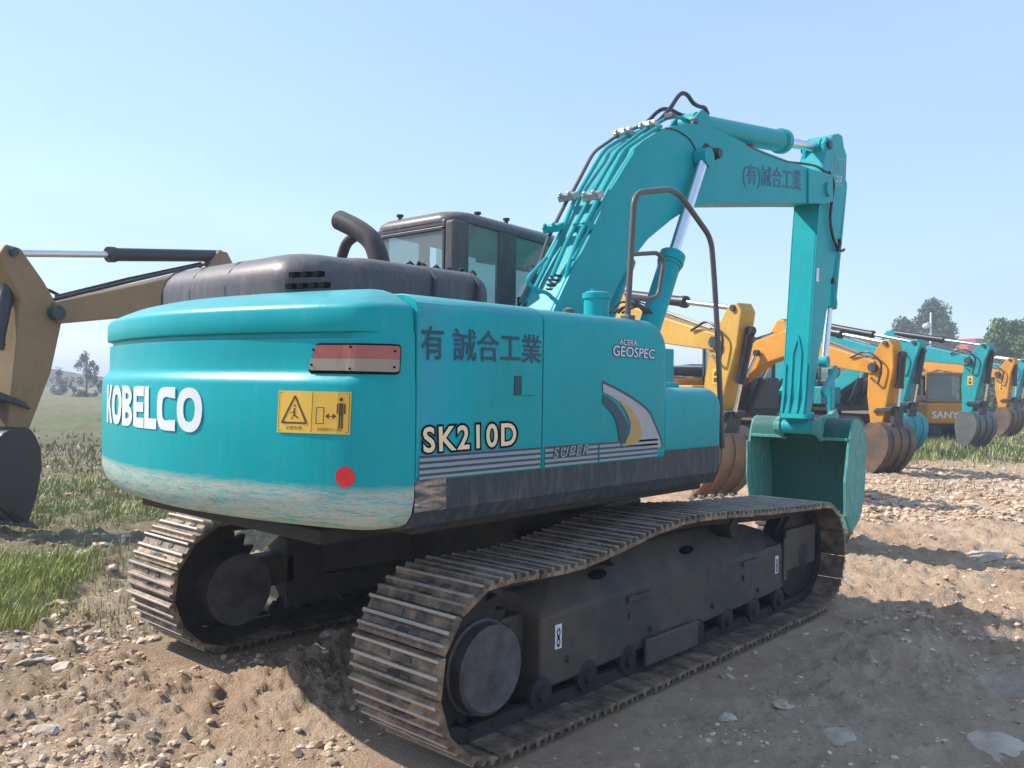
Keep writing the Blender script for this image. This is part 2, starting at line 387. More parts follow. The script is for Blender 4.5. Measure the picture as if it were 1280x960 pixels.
def ground_mat():
    t = NT('dirt_ground'); geo = t.n('ShaderNodeNewGeometry').outputs['Position']
    sp = t.n('ShaderNodeSeparateXYZ'); t.l(geo, sp.inputs[0])
    n0 = t.noise(geo, .55, 5, .6); n1 = t.noise(geo, 2.3, 8, .68); n2 = t.noise(geo, 17, 8, .72); n3 = t.noise(geo, 70, 5, .7)
    c = t.ramp(n1, [(.30, (.52, .345, .225)), (.48, (.68, .495, .345)), (.62, (.76, .585, .42)), (.78, (.76, .66, .54))])
    red = t.math('MULTIPLY', t.ramp(n0, [(.48, 0), (.66, 1)]), .55); c = t.mix(red, c, (.50, .285, .19))
    grey = t.ramp(t.noise(geo, .9, 6, .75), [(.60, 0), (.70, 1)]); c = t.mix(t.math('MULTIPLY', grey, .75), c, (.54, .51, .475))
    c = t.mix(t.ramp(n2, [(.3, .55), (.44, 0)]), c, (.34, .22, .15))
    c = t.mix(t.ramp(n3, [(.56, 0), (.74, .6)]), c, (.72, .63, .53))
    n4 = t.noise(geo, 34, 6, .8); c = t.mix(t.ramp(n4, [(.34, .55), (.43, 0)]), c, (.32, .21, .14)); c = t.mix(t.ramp(n4, [(.57, 0), (.68, .6)]), c, (.78, .66, .53))
    n6 = t.noise(geo, 150, 3, .8); c = t.mix(t.ramp(n6, [(.36, .4), (.46, 0)]), c, (.32, .22, .15))
    # mossy/grassy tint left and field beyond
    left = t.math('ADD', sp.outputs['Y'], t.math('MULTIPLY', sp.outputs['X'], -.55))
    lf = t.ramp(t.math('MULTIPLY', t.math('ADD', left, t.math('MULTIPLY', n0, 5)), .05), [(.23, 0), (.36, 1)])
    gr = t.mix(t.ramp(n1, [(.38, 0), (.62, 1)]), (.12, .14, .045), (.27, .235, .15))
    c = t.mix(t.math('MULTIPLY', lf, .8), c, gr)
    fx = t.n('ShaderNodeVectorMath', operation='DISTANCE'); t.l(geo, fx.inputs[0]); fx.inputs[1].default_value = CP
    far = t.ramp(t.math('MULTIPLY', fx.outputs['Value'], .01), [(.16, 0), (.26, 1)])
    st = t.n('ShaderNodeTexNoise'); mp = t.n('ShaderNodeMapping'); t.l(geo, mp.inputs[0]); mp.inputs['Rotation'].default_value = (0, 0, R(48)); mp.inputs['Scale'].default_value = (.008, .09, 1)
    t.l(mp.outputs[0], st.inputs['Vector']); st.inputs['Scale'].default_value = 1; st.inputs['Detail'].default_value = 4
    field = t.ramp(st.outputs[0], [(.36, (.13, .16, .05)), (.47, (.25, .21, .14)), (.58, (.17, .20, .08)), (.66, (.3, .26, .19))])
    field = t.mix(t.ramp(n1, [(.4, 0), (.6, .5)]), field, (.12, .115, .07))
    c = t.mix(t.math('MULTIPLY', far, t.ramp(t.math('MULTIPLY', left, .02), [(.12, .35), (.3, 1)])), c, field)
    t.base(c); t.rough(.95); t.b.inputs['Specular IOR Level'].default_value = .15
    t.bump(t.math('ADD', t.math('ADD', t.math('MULTIPLY', n2, .5), t.math('MULTIPLY', n3, .4)), t.math('MULTIPLY', n4, .5)), .06, 1)
    return t.m
GM = ground_mat()
gco, gF = ground_mesh()
ground = np_mesh('ground', gco, gF, GM); tag(ground, kind='structure')
# pale summer haze over the lot
hm = bpy.data.materials.new('haze'); hm.use_nodes = True; hn = hm.node_tree; hn.nodes.remove(hn.nodes['Principled BSDF'])
pv = hn.nodes.new('ShaderNodeVolumePrincipled'); pv.inputs['Color'].default_value = (.80, .88, 1, 1); pv.inputs['Density'].default_value = .0024; pv.inputs['Anisotropy'].default_value = .1
hn.links.new(pv.outputs[0], hn.nodes['Material Output'].inputs['Volume'])
hb = bpy.data.meshes.new('haze'); a_ = 1600; hv = [(x*a_, y*a_, z) for z in (-3, 14) for x, y in ((-1, -1), (1, -1), (1, 1), (-1, 1))]
hb.from_pydata(hv, [], [(3, 2, 1, 0), (4, 5, 6, 7), (0, 1, 5, 4), (1, 2, 6, 5), (2, 3, 7, 6), (3, 0, 4, 7)]); hb.materials.append(hm)
ho = bpy.data.objects.new('haze', hb); scene.collection.objects.link(ho); ho['kind'] = 'stuff'

# ------------------------------------------------------------------ main excavator
EX = empty('excavator', (0, 0, 0))
tag(EX, 'big teal excavator in the foreground, scuffed counterweight with white lettering and a red dot', 'excavator')
CY = -.30                                     # centre plane of boom and arm

# --- undercarriage
RX, FX, RZ, RR = -1.69, 1.965, .445, .40      # tumbler centres, plate radius
def track_path(n):
    pts = []
    for x in np.linspace(RX, FX, 30)[:-1]: pts.append((x, RZ-RR))
    for a in np.linspace(-90, 90, 22)[:-1]: pts.append((FX+RR*math.cos(R(a))*1.02, RZ+RR*math.sin(R(a))*.985))
    tops = [(FX, .842), (1.45, .865), (.98, .89), (.5, .925), (.24, .94), (-.1, .945), (-.44, .915), (-.77, .87), (-1.1, .835), (-1.4, .835), (RX, RZ+RR)]
    pts += [(p.x, p.y) for p in spline([(a, b, 0) for a, b in tops], 6)][:-1]
    for a in np.linspace(90, 270, 22)[:-1]: pts.append((RX+RR*math.cos(R(a)), RZ+RR*math.sin(R(a))))
    P = np.array(pts+[pts[0]]); seg = np.hypot(*(P[1:]-P[:-1]).T); L = np.concatenate([[0], np.cumsum(seg)])
    s = (np.arange(n)+.35)*L[-1]/n
    x = np.interp(s, L, P[:, 0]); z = np.interp(s, L, P[:, 1])
    x2 = np.interp((s+.05) % L[-1], L, P[:, 0]); z2 = np.interp((s+.05) % L[-1], L, P[:, 1])
    x1 = np.interp((s-.05) % L[-1], L, P[:, 0]); z1 = np.interp((s-.05) % L[-1], L, P[:, 1])
    return [(x[i], z[i], math.atan2(z2[i]-z1[i], x2[i]-x1[i])) for i in range(n)], L[-1]
NSH = 53
tp, TL = track_path(NSH); pitch = TL/NSH
def shoe_mesh():                              # local x along the track, local -z outward
    m = MB(); h = pitch/2
    prof = [(-h+.004, .012), (-h+.004, -.008), (-h+.012, -.034), (-h+.024, -.034), (-h+.034, -.010), (-.018, -.010), (-.009, -.032), (.006, -.032),
            (.016, -.010), (h-.05, -.010), (h-.042, -.030), (h-.028, -.030), (h-.018, -.008), (h-.002, -.004), (h-.002, .010)]
    m.prism(prof, -.30, .30)
    m.cur = 1
    for yy in (-.075, .075):
        m.box((-.055, yy-.028, -.016), (-.028, yy+.028, -.0095)); m.box((.03, yy-.028, -.016), (.052, yy+.028, -.0095))
    m.cur = 2
    m.box((.022, -.04, -.0125), (.050, .04, -.0098))
    return m
shoe_proto = shoe_mesh().build('track_shoe', [M['shoe_worn'], M['hub'], M['under']], None, bevel=.003, seg=1)
used = [False]
def make_track(yc, side):
    T = empty('track', (0, 0, 0), parent=EX)
    for (x, z, a) in tp:
        o = shoe_proto if not used[0] else shoe_proto.copy()
        if used[0]: scene.collection.objects.link(o)
        used[0] = True
        o.parent = T; o.location = (x, yc+random.uniform(-.004, .004), z); o.rotation_euler = (random.uniform(-.006, .006), -a, random.uniform(-.004, .004))
    # chain links
    m = MB()
    for (x, z, a) in tp:
        rot = Matrix.Rotation(-a, 3, 'Y')
        for yy in (-.085, .085):
            m.box((x-pitch*.53, yc+yy-.02, z+.012), (x+pitch*.53, yc+yy+.02, z+.085), rot, (x, yc, z))
        c = Vector((x, yc, z))+rot @ Vector((pitch*.5, 0, .05)); m.cyl(c+Vector((0, -.11, 0)), c+Vector((0, .11, 0)), .028, 8)
    m.build('track_chain', M['under'], T)
    so_ = side                                   # outward direction -1 / +1
    # sprocket
    m = MB(); c = Vector((RX, yc, RZ))
    teeth = [(RX+(.36 if k % 2 else .29)*math.cos(2*math.pi*(k+.5)/42), RZ+(.36 if k % 2 else .29)*math.sin(2*math.pi*(k+.5)/42)) for k in range(42)]
    m.prism(teeth, yc-.03, yc+.03); m.build('sprocket', M['under'], T, bevel=.006)
    m = MB(); m.lathe((RX+.105, yc, RZ-.07), (0, so_, 0), [(-.2, .235), (.05, .235), (.055, .222), (.12, .218), (.132, .20), (.128, .19), (.13, .10), (.134, .09), (.134, .0)], 40)
    for k in range(0):
        a = 2*math.pi*k/12; q = Vector((RX+.105+.155*math.cos(a), yc+so_*.12, RZ-.07+.155*math.sin(a))); m.cyl(q, q+Vector((0, so_*.016, 0)), .009, 6)
    m.build('drive_motor', M['hub'], T)
    m = MB(); m.lathe((FX, yc, RZ), (0, so_, 0), [(-.09, .0), (-.09, .2), (-.08, .34), (-.05, .35), (-.045, .375), (.045, .375), (.05, .35), (.08, .34), (.09, .2), (.12, .12), (.14, .0)], 36)
    m.build('idler_wheel', M['under'], T)
    for k in range(8):
        x = RX+.48+k*(FX-RX-.9)/7; m = MB()
        m.lathe((x, yc, .165), (0, 1, 0), [(-.15, .0), (-.15, .035), (-.13, .045), (-.125, .085), (-.10, .09), (-.095, .07), (.095, .07), (.10, .09), (.125, .085), (.13, .045), (.15, .035), (.15, 0)], 18)
        m.build('track_roller', M['under'], T)
    for x in (-.55, .85):
        m = MB(); m.lathe((x, yc, .79 if x < 0 else .78), (0, 1, 0), [(-.12, 0), (-.12, .06), (-.08, .07), (.08, .07), (.12, .06), (.12, 0)], 16); m.build('carrier_roller', M['under'], T)
    # frame: sloped beam
    y_in = yc-so_*.17; yo = yc+so_*.125; yt = yc-so_*.05
    def ring(x, zb, zm, zt): return [(x, yo, zb), (x, yo, zm), (x, yt, zt), (x, y_in, zt), (x, y_in, zb)]
    m = MB(); m.loft([ring(RX+.47, .175, .55, .66), ring(-.95, .18, .56, .74), ring(-.2, .195, .57, .80), (ring(.9, .215, .565, .79)), ring(1.35, .225, .56, .73), ring(1.62, .24, .55, .66)], smooth=False)
    fr = m.build('track_frame', M['frame'], T, bevel=.018, seg=3)
    m = MB(); m.box((RX+.22, min(y_in, yc), .35), (RX+.55, max(y_in, yc), .56)); m.box((1.3, yc-.12, .36), (1.98, yc-.09, .58)); m.box((1.3, yc+.09, .36), (1.98, yc+.12, .58)); m.build('yoke', M['frame'], fr, bevel=.01)
    # oval clean-out holes with lips on the sloped face
    n_ = Vector((0, so_*(.80-.57), abs(yo-yt))).normalized()
    for x in (-.62, -.02 if False else .35, ):
        m = MB(); cx = Vector((x, (yo+yt)/2-so_*.0, .675 if x < 0 else .685)); u_ = Vector((1, 0, 0)); v_ = n_.cross(u_)
        m.add([cx+n_*.013+u_*.075*math.cos(t)+v_*.028*math.sin(t) for t in [k*math.pi/8 for k in range(16)]]+[cx-n_*.01+u_*.075*math.cos(t)+v_*.028*math.sin(t) for t in [k*math.pi/8 for k in range(16)]],
              [tuple(range(16))]+[(i, (i+1) % 16, (i+1) % 16+16, i+16) for i in range(16)])
        m.build('clean_out_hole', M['outline'], fr)
    m = MB(); m.box((1.665, min(yo, yo-so_*.03), .36), (2.20, max(yo, yo-so_*.03), .67)); m.build('idler_cover', M['frame'], fr, bevel=.01)
    # steps/brackets on the outer wall
    m = MB()
    for x in (-.45, .95): m.box((x, min(yo, yo+so_*.02), .50), (x+.22, max(yo, yo+so_*.02), .535)); m.box((x+.02, min(yo, yo+so_*.012), .40), (x+.06, max(yo, yo+so_*.012), .44))
    for x in (-1.0, -.2, .55, 1.2): m.cyl((x, yo, .30), (x, yo+so_*.02, .30), .018, 6)
    m.box((1.60, min(yo, yo+so_*.014), .30), (1.66, max(yo, yo+so_*.014), .62))
    m.build('step_bracket', M['frame'], fr, bevel=.004)
    for k in range(2):
        xs = (-1.08, 1.50)[k]; m = MB(); yy = yo+so_*.003
        m.add([(xs-.028, yy, .37), (xs+.028, yy, .37), (xs+.028, yy, .50), (xs-.028, yy, .50)], [(0, 1, 2, 3)])
        m.cur = 1
        for zc in (.405, .455):
            for j in range(12):
                a0 = 2*math.pi*j/12; a1 = 2*math.pi*(j+1)/12
                P = lambda a, r: (xs+r*.7*math.cos(a), yy+so_*.002, zc+r*math.sin(a)*1.25)
                if zc > .43 and j in (3,): continue
                m.add([P(a0, .022), P(a1, .022), P(a1, .012), P(a0, .012)], [(0, 1, 2, 3)])
        m.build('hook_sticker', [M['white'], M['outline']], fr)
    # outer sponge: mud on lower guards
    m = MB(); m.box((-.3, yc-.17, .10), (.3, yc-.145, .26)); m.box((-.3, yc+.145, .10), (.3, yc+.17, .26)); m.build('track_guard', M['frame'], T, bevel=.01)
    return T
make_track(-1.195, -1); make_track(1.195, 1)
m = MB()                                             # centre X frame
m.box((-.55, -.55, .50), (.85, .55, .92))
for sx, sy in ((-1, -1), (-1, 1), (1, -1), (1, 1)):
    m.loft([[(.15+sx*.5-.18, sy*.45, .5), (.15+sx*.5+.18, sy*.45, .5), (.15+sx*.5+.18, sy*.45, .88), (.15+sx*.5-.18, sy*.45, .88)],
            [(.15+sx*.85-.22, sy*1.05, .36), (.15+sx*.85+.22, sy*1.05, .36), (.15+sx*.85+.22, sy*1.05, .62), (.15+sx*.85-.22, sy*1.05, .62)]], smooth=False)
m.build('centre_frame', M['under'], EX, bevel=.02)
m = MB(); m.lathe((.15, 0, .90), (0, 0, 1), [(0, .0), (0, .60), (.06, .62), (.10, .60), (.16, .60), (.17, .56), (.2, .0)], 40); m.build('slew_ring', M['under'], EX)
m = MB(); m.box((-2.05, -1.25, 1.08), (.50, 1.25, 1.17)); m.box((.505, .2, 1.08), (1.35, 1.25, 1.17)); m.box((-.5, -.62, 1.165), (1.45, -.56, 1.75)); m.box((-.5, .0, 1.165), (1.45, .06, 1.75)); m.box((-2.3, -.9, 1.02), (-.6, .9, 1.09))
m.build('revolving_frame', M['under'], EX, bevel=.01)

# --- counterweight
half = [(-2.125, 1.355), (-2.20, 1.352), (-2.30, 1.325), (-2.385, 1.25), (-2.445, 1.12), (-2.50, .95), (-2.58, .62), (-2.63, .28)]
PL = [(a, -b, 0) for a, b in half]+[(-2.645, 0, 0)]+[(a, b, 0) for a, b in reversed(half)]
PLs = spline(PL, 7)
acc = [0]
for a_, b_ in zip(PLs, PLs[1:]): acc.append(acc[-1]+(b_-a_).length)
acc = np.array(acc); PX = np.array([p.x for p in PLs]); PY = np.array([p.y for p in PLs])
def plan(s, inset=0.):
    x = float(np.interp(s, acc, PX)); y = float(np.interp(s, acc, PY))
    e = .02; dx = float(np.interp(s+e, acc, PX)-np.interp(s-e, acc, PX)); dy = float(np.interp(s+e, acc, PY)-np.interp(s-e, acc, PY))
    L = math.hypot(dx, dy); nx, ny = -dy/L, dx/L      # outward (rear is -X)
    if nx*(x+1.3)+ny*y < 0: nx, ny = -nx, -ny
    return x-nx*inset, y-ny*inset, nx, ny
CWP = [(1.125, .16, 0), (1.128, .10, 0), (1.145, .055, 0), (1.19, .02, 0), (1.26, .003, 0), (1.34, 0, 0), (1.50, 0, 0), (1.755, 0, 0), (1.775, .002, .003), (1.792, .004, .016), (1.812, .006, .031),
       (1.83, .006, .034), (1.89, .006, .034), (1.960, .008, .032), (1.966, .008, .048), (1.984, .010, .048), (1.990, .012, .018), (1.998, .014, .012), (2.05, .018, .008), (2.085, .021, .006), (2.103, .030, .004), (2.118, .052, 0), (2.145, .105, 0), (2.172, .165, 0), (2.190, .23, 0), (2.197, .29, 0)]
def gfade(s):
    y = abs(float(np.interp(s, acc, PY))); y0 = float(np.interp(s, acc, PY))
    return 1.0 if y0 > 0 else max(0., min(1., (1.345-y)/.14))
def cw_inset(s, z):
    zz = [c[0] for c in CWP]; return float(np.interp(z, zz, [c[1] for c in CWP]))+float(np.interp(z, zz, [c[2] for c in CWP]))*gfade(s)
def cw_pt(s, z, off=0.):
    off = off*.7+.0012
    x, y, nx, ny = plan(s, cw_inset(s, z)); return Vector((x+nx*off, y+ny*off, z))
m = MB(); S = [acc[-1]*k/220 for k in range(221)]; rings = []
for (z, a, b) in CWP:
    ring = []
    for s in S:
        x, y, nx, ny = plan(s, a+b*gfade(s)); ring.append((min(x, -2.13), y, z))
    rings.append(ring)
m.loft(rings, closed=False)
n_ = len(S)
m.add(rings[-1], [tuple(range(n_))]); m.add(rings[0], [tuple(reversed(range(n_)))])
for sgn, idx in ((0, 0), (1, -1)):
    pass
fr_ = [r[0] for r in rings]+[r[-1] for r in reversed(rings)]
m.add(fr_, [tuple(range(len(fr_)))])
CW = m.build('counterweight', M['teal_cw'], EX)
def cw_hit(u, v):
    d = ray(u, v); best = None
    for k in range(600):
        s = acc[-1]*k/599; x, y, nx, ny = plan(s, .01)
        if nx*(CP.x-x)+ny*(CP.y-y) <= 0: continue
        # ray param at closest approach in plan
        t = ((x-CP.x)*d.x+(y-CP.y)*d.y)/(d.x*d.x+d.y*d.y); e = math.hypot(CP.x+d.x*t-x, CP.y+d.y*t-y)
        if best is None or e < best[0]: best = (e, s, CP.z+d.z*t)
    return best[1], best[2]
def cw_map(tl, tr, br, bl, off=.004):
    P = [cw_hit(*q) for q in (bl, br, tr, tl)]
    def f(x, y):
        s = P[0][0]*(1-x)*(1-y)+P[1][0]*x*(1-y)+P[2][0]*x*y+P[3][0]*(1-x)*y
        z = P[0][1]*(1-x)*(1-y)+P[1][1]*x*(1-y)+P[2][1]*x*y+P[3][1]*(1-x)*y
        return cw_pt(s, z, off)
    return f
# maker's name; each letter placed so that it has an even width along the plate
sL, zT = cw_hit(134, 480); sR, zB = cw_hit(258, 542); zTr = cw_hit(246, 482)[1]
s0, s1 = cw_hit(137, 505)[0], cw_hit(258, 515)[0]; zt, zb = 1.735, 1.522
wd = {'K': .95, 'O': 1.16, 'B': .98, 'E': .86, 'L': .78, 'C': 1.02}
tot = sum(wd[c] for c in 'KOBELCO'); cs = 0
def glyph(c):                                 # bold rounded block letters in a unit square
    def ring(outer, inner):
        n = len(outer); return [('q', outer[i], outer[(i+1) % n], inner[(i+1) % n], inner[i]) for i in range(n)]
    def ell(cx, cy, rx, ry, n=28, p=2.3): return [(cx+rx*math.copysign(abs(math.cos(t))**(2/p), math.cos(t)), cy+ry*math.copysign(abs(math.sin(t))**(2/p), math.sin(t))) for t in [2*math.pi*k/n for k in range(n)]]
    P = []
    if c == 'O': return ring(ell(.5, .5, .5, .5), ell(.5, .5, .23, .27))
    if c == 'C':
        o = ell(.52, .5, .52, .5, 32, 3); i = ell(.54, .5, .24, .27, 32, 3)
        r = [('q', o[k], o[(k+1) % 32], i[(k+1) % 32], i[k]) for k in range(5, 27)]
        return r+[('q', (.62, .0), (.98, .0), (.98, .26), (.62, .23)), ('q', (.62, 1.), (.98, 1.), (.98, .74), (.62, .77))]
    if c == 'K': return [('q', (0, 0), (.32, 0), (.32, 1), (0, 1)), ('q', (.30, .36), (.56, .5), (1, 1), (.62, 1)), ('q', (.30, .62), (.66, 0), (1.02, 0), (.56, .58))]
    if c == 'L': return [('q', (0, 0), (.38, 0), (.38, 1), (0, 1)), ('q', (.36, 0), (1, 0), (1, .25), (.36, .25))]
    if c == 'E': return [('q', (.05, .03), (.36, 0), (.36, 1), (.05, .97)), ('q', (.3, 0), (1, 0), (1, .24), (.3, .24)), ('q', (.3, .385), (.96, .385), (.96, .615), (.3, .615)), ('q', (.3, .76), (1, .76), (1, 1), (.3, 1))]
    if c == 'B':
        r = [('q', (0, 0), (.34, 0), (.34, 1), (0, 1))]
        for (cy, ry, ext) in ((.265, .265, .5), (.745, .255, .46)):
            o = [(.5+ext*math.cos(t), cy+ry*math.sin(t)) for t in np.linspace(-math.pi/2, math.pi/2, 12)]; i = [(.5+ext*.42*math.cos(t), cy+ry*.28*math.sin(t)) for t in np.linspace(-math.pi/2, math.pi/2, 12)]
            r += [('q', o[k], o[k+1], i[k+1], i[k]) for k in range(11)]
            r += [('q', (.3, cy-ry), (.5, cy-ry), (.5, cy-ry*.28), (.3, cy-ry*.28)), ('q', (.3, cy+ry*.28), (.5, cy+ry*.28), (.5, cy+ry), (.3, cy+ry))]
        return r
for i, c in enumerate('KOBELCO'):
    w0 = s0+(s1-s0)*cs/tot; cs += wd[c]; w1 = s0+(s1-s0)*cs/tot; w1 = w0+(w1-w0)*.945
    m = MB()
    for qi, (_, *q) in enumerate(glyph(c)):
        xs = 5
        for k in range(xs):      # split each quad across so it follows the curved plate
            def L_(p, q_, t): return (p[0]+(q_[0]-p[0])*t, p[1]+(q_[1]-p[1])*t)
            a = L_(q[0], q[1], k/xs); b = L_(q[0], q[1], (k+1)/xs); cc = L_(q[3], q[2], (k+1)/xs); d = L_(q[3], q[2], k/xs)
            m.add([cw_pt(w0+(w1-w0)*p[0], zb+(zt-zb)*p[1], .004+.0001*qi) for p in (a, b, cc, d)], [(0, 1, 2, 3)])
    m.build('letter', M['white'], CW)
def polygon_on(mapper, pts, mb): mb.add([mapper(*p) for p in pts], [tuple(range(len(pts)))])
# yellow warning label
f = cw_map((352, 488), (441, 490), (439, 543), (349, 540)); m = MB()
for k in range(6): m.add([f(k/6, 0), f((k+1)/6, 0), f((k+1)/6, 1), f(k/6, 1)], [(0, 1, 2, 3)])
WL = m.build('warning_label', M['label'], CW); f = cw_map((352, 488), (441, 490), (439, 543), (349, 540), .006)
m = MB()
def bar(p, q, wx): # thin bar in label coordinates (aspect 1.7:1)
    dx, dy = (q[0]-p[0])*1.7, q[1]-p[1]; L = math.hypot(dx, dy); nx, ny = -dy/L*wx/1.7, dx/L*wx
    polygon_on(f, [(p[0]-nx, p[1]-ny), (q[0]-nx, q[1]-ny), (q[0]+nx, q[1]+ny), (p[0]+nx, p[1]+ny)], m)
T1, T2, T3 = (.25, .88), (.07, .24), (.43, .24)
bar(T1, T2, .022); bar(T1, T3, .022); bar(T2, T3, .022); bar((.5, .03), (.5, .97), .006)
for a, b in (((.02, .04), (.98, .04)), ((.02, .96), (.98, .96)), ((.02, .04), (.02, .96)), ((.98, .04), (.98, .96))): bar(a, b, .005)
for a, b, w_ in (((.25, .60), (.25, .42), .02), ((.25, .52), (.19, .46), .012), ((.25, .42), (.31, .36), .016), ((.25, .44), (.21, .32), .012), ((.24, .64), (.27, .66), .02)): bar(a, b, w_)
for a, b in (((.56, .24), (.66, .24)), ((.66, .24), (.66, .62)), ((.66, .62), (.56, .62)), ((.56, .62), (.56, .24))): bar(a, b, .009)
bar((.71, .42), (.80, .42), .012)
polygon_on(f, [(.68, .42), (.73, .49), (.73, .35)], m); polygon_on(f, [(.83, .42), (.78, .35), (.78, .49)], m)
polygon_on(f, [(.88+.022*math.cos(t), .82+.045*math.sin(t)) for t in [k*math.pi/6 for k in range(12)]], m)
polygon_on(f, [(.855, .44), (.91, .44), (.91, .73), (.855, .73)], m)
bar((.838, .72), (.835, .48), .014); bar((.927, .72), (.93, .48), .014); bar((.868, .46), (.866, .14), .018); bar((.898, .46), (.90, .14), .018)
m.build('pictogram', M['labelink'], WL)
put_text('caption', '注意危険', lambda x, y: f(.13+.24*x, .08+.09*y), M['labelink'], WL)
put_text('caption', '旋回範囲内立入禁止', lambda x, y: f(.58+.33*x, .07+.07*y), M['labelink'], WL)
# red dot
s_, z_ = cw_hit(433, 596); m = MB(); m.add([cw_pt(s_+.045*math.cos(t), z_+.045*math.sin(t), .004) for t in [k*math.pi/10 for k in range(20)]], [tuple(range(20))]); m.build('red_sticker', M['red'], CW)
# tail light
fo = cw_map((384, 431), (499, 433), (498, 466), (384, 464), .002)
def rrect(x0, y0, x1, y1, r, lean=0): 
    out = []
    for cx, cy, a0 in ((x1-r, y1-r*2.2, 0), (x0+r, y1-r*2.2, 90), (x0+r, y0+r*2.2, 180), (x1-r, y0+r*2.2, 270)):
        for k in range(5):
            a = R(a0+k*22.5); px = cx+r*math.cos(a); py = cy+r*2.2*math.sin(a); out.append((px+lean*py*max(0, 1-px*4), py))
    return out
def slab(mp, pts, h, mb):
    n = len(pts); top = []; bot = []
    for (x, y) in pts:
        p = mp(x, y); q = mp(x+.002, y); r_ = mp(x, y+.01); nn = (q-p).cross(r_-p).normalized()
        if nn.dot(CP-p) < 0: nn = -nn
        top.append(p+nn*h); bot.append(p-nn*.02)
    mb.add(top+bot, [tuple(range(n))]+[(i, (i+1) % n, (i+1) % n+n, i+n) for i in range(n)])
def lens(name, x0, y0, x1, y1, h, mat, par, rt_=.05, rb=.05, slant=.0):
    m = MB(); N = 28; rings = []
    for k in range(N+1):
        t = .5-.5*math.cos(math.pi*k/N); q = []
        def edge(sgn, r):
            d = min(t*(x1-x0), (1-t)*(x1-x0))/r; d = min(1, d); c = (1-math.sqrt(max(0, 1-(1-d)**2)))*r*2.6; return c
        ya = y0+edge(-1, rb)*min(1, y1-y0); yb = y1-edge(1, rt_)*min(1, y1-y0)
        P = []
        for y, hh in ((ya, -.02), (ya, h), (yb, h), (yb, -.02)):
            x = x0+(x1-x0)*t+slant*y*(1-t)**3; p = fo(x, y); a = fo(x+.004, y); b = fo(x, y+.02); nn = (a-p).cross(b-p).normalized(); nn = nn if nn.dot(CP-p) > 0 else -nn; P.append(p+nn*hh)
        rings.append(P)
    m.loft(rings, smooth=False); return m.build(name, mat, par)
TLt = lens('tail_light', -.02, -.07, 1.01, 1.07, .006, M['outline'], CW, slant=.09)
lens('red_lens', .01, .50, .985, 1.0, .016, M['lens_red'], TLt, rb=.008, slant=.075)
lens('clear_lens', .005, .02, .985, .495, .016, M['lens_clear'], TLt, rt_=.008, slant=.045)
m = MB()
for (x, y) in ((.06, .82), (.5, .93), (.93, .8), (.04, .25), (.5, .1), (.93, .2)):
    p = fo(x, y); q = fo(x+.01, y); r_ = fo(x, y+.05); nn = (q-p).cross(r_-p).normalized(); nn = nn if nn.dot(CP-p) > 0 else -nn
    m.cyl(p+nn*.01, p+nn*.021, .005, 8)
m.build('screw', M['outline'], TLt)

# --- right side body
YS = -1.355
def side_ring(X, zb, zt, y_in=-.62, r=.11):
    pts = [(X, YS+.012, zb), (X, YS+.002, zb+.02)]
    for k in range(7):
        a = R(90*k/6); pts.append((X, YS+r-r*math.cos(a), zt-r*.75+r*.75*math.sin(a)))
    pts += [(X, -.9, zt+.012), (X, y_in, zt+.012), (X, y_in, zb)]
    return pts
def body_piece(x0, x1, zb, zt, name, front_round=0, mat=None, y_in=-.62):
    m = MB(); st = [side_ring(x0, zb, zt, y_in), side_ring(x0+.004, zb, zt, y_in), side_ring((x0+x1)/2, zb, zt, y_in)]
    if front_round:
        r = front_round
        for k in range(0, 9):
            a = R(90*k/8); st.append(side_ring(x1-r+r*math.sin(a), zb, zt-r*(1-math.cos(a))*.98, y_in))
    else: st += [side_ring(x1-.004, zb, zt, y_in), side_ring(x1, zb, zt, y_in)]
    m.loft(st); return m.build(name, mat or M['teal'], EX, bevel=.004, seg=2)
ZT = 2.168
D1 = body_piece(-2.122, -1.272, 1.335, ZT, 'side_door'); D2 = body_piece(-1.264, -.115, 1.335, ZT-.006, 'side_door', .12)
TB = body_piece(-.112, .555, 1.37, 1.755, 'tool_box', .05, y_in=-.85)
m = MB(); m.loft([[(x, YS+.02, 1.39 if x < .5 else 1.385), (x, YS+.014, 1.375), (x, YS+.012, 1.20), (x, YS+.05, 1.125), (x, YS+.14, 1.105), (x, -.9, 1.105), (x, -.9, 1.39)] for x in (-2.122, -1.8, -.9, 0, .5, .57)]
  +[[(.60, YS+.03, 1.385), (.60, YS+.024, 1.37), (.60, YS+.03, 1.21), (.60, YS+.07, 1.15), (.60, YS+.16, 1.13), (.60, -.9, 1.13), (.60, -.9, 1.385)]], smooth=False)
t_ = M['skirt']; SK = m.build('side_skirt', t_, EX, bevel=.008)
# scraped patch on the skirt beside the counterweight
def scrape_mat():
    t = NT('scraped_skirt'); n = t.noise(t.co(scale=(1.5, 1, 9)), 5, 9, .75)
    t.base(t.ramp(n, [(.42, (.05, .06, .07)), (.55, (.32, .24, .18)), (.68, (.55, .5, .42))])); t.rough(.7); return t.m
m = MB(); m.box((-2.118, YS+.009, 1.20), (-1.93, YS+.013, 1.355)); m.build('scraped_patch', scrape_mat(), SK)
# deck behind the doors
m = MB(); m.box((-.2, -1.30, 1.15), (.5, -.62, 1.36)); m.box((-2.12, -.62, 1.15), (-.25, 1.30, 2.10)); m.build('engine_housing', M['teal'], EX, bevel=.03)
m = MB(); m.box((-2.1, 1.302, 1.36), (-.45, 1.345, 2.12)); m.build('side_door', M['teal'], EX, bevel=.02)
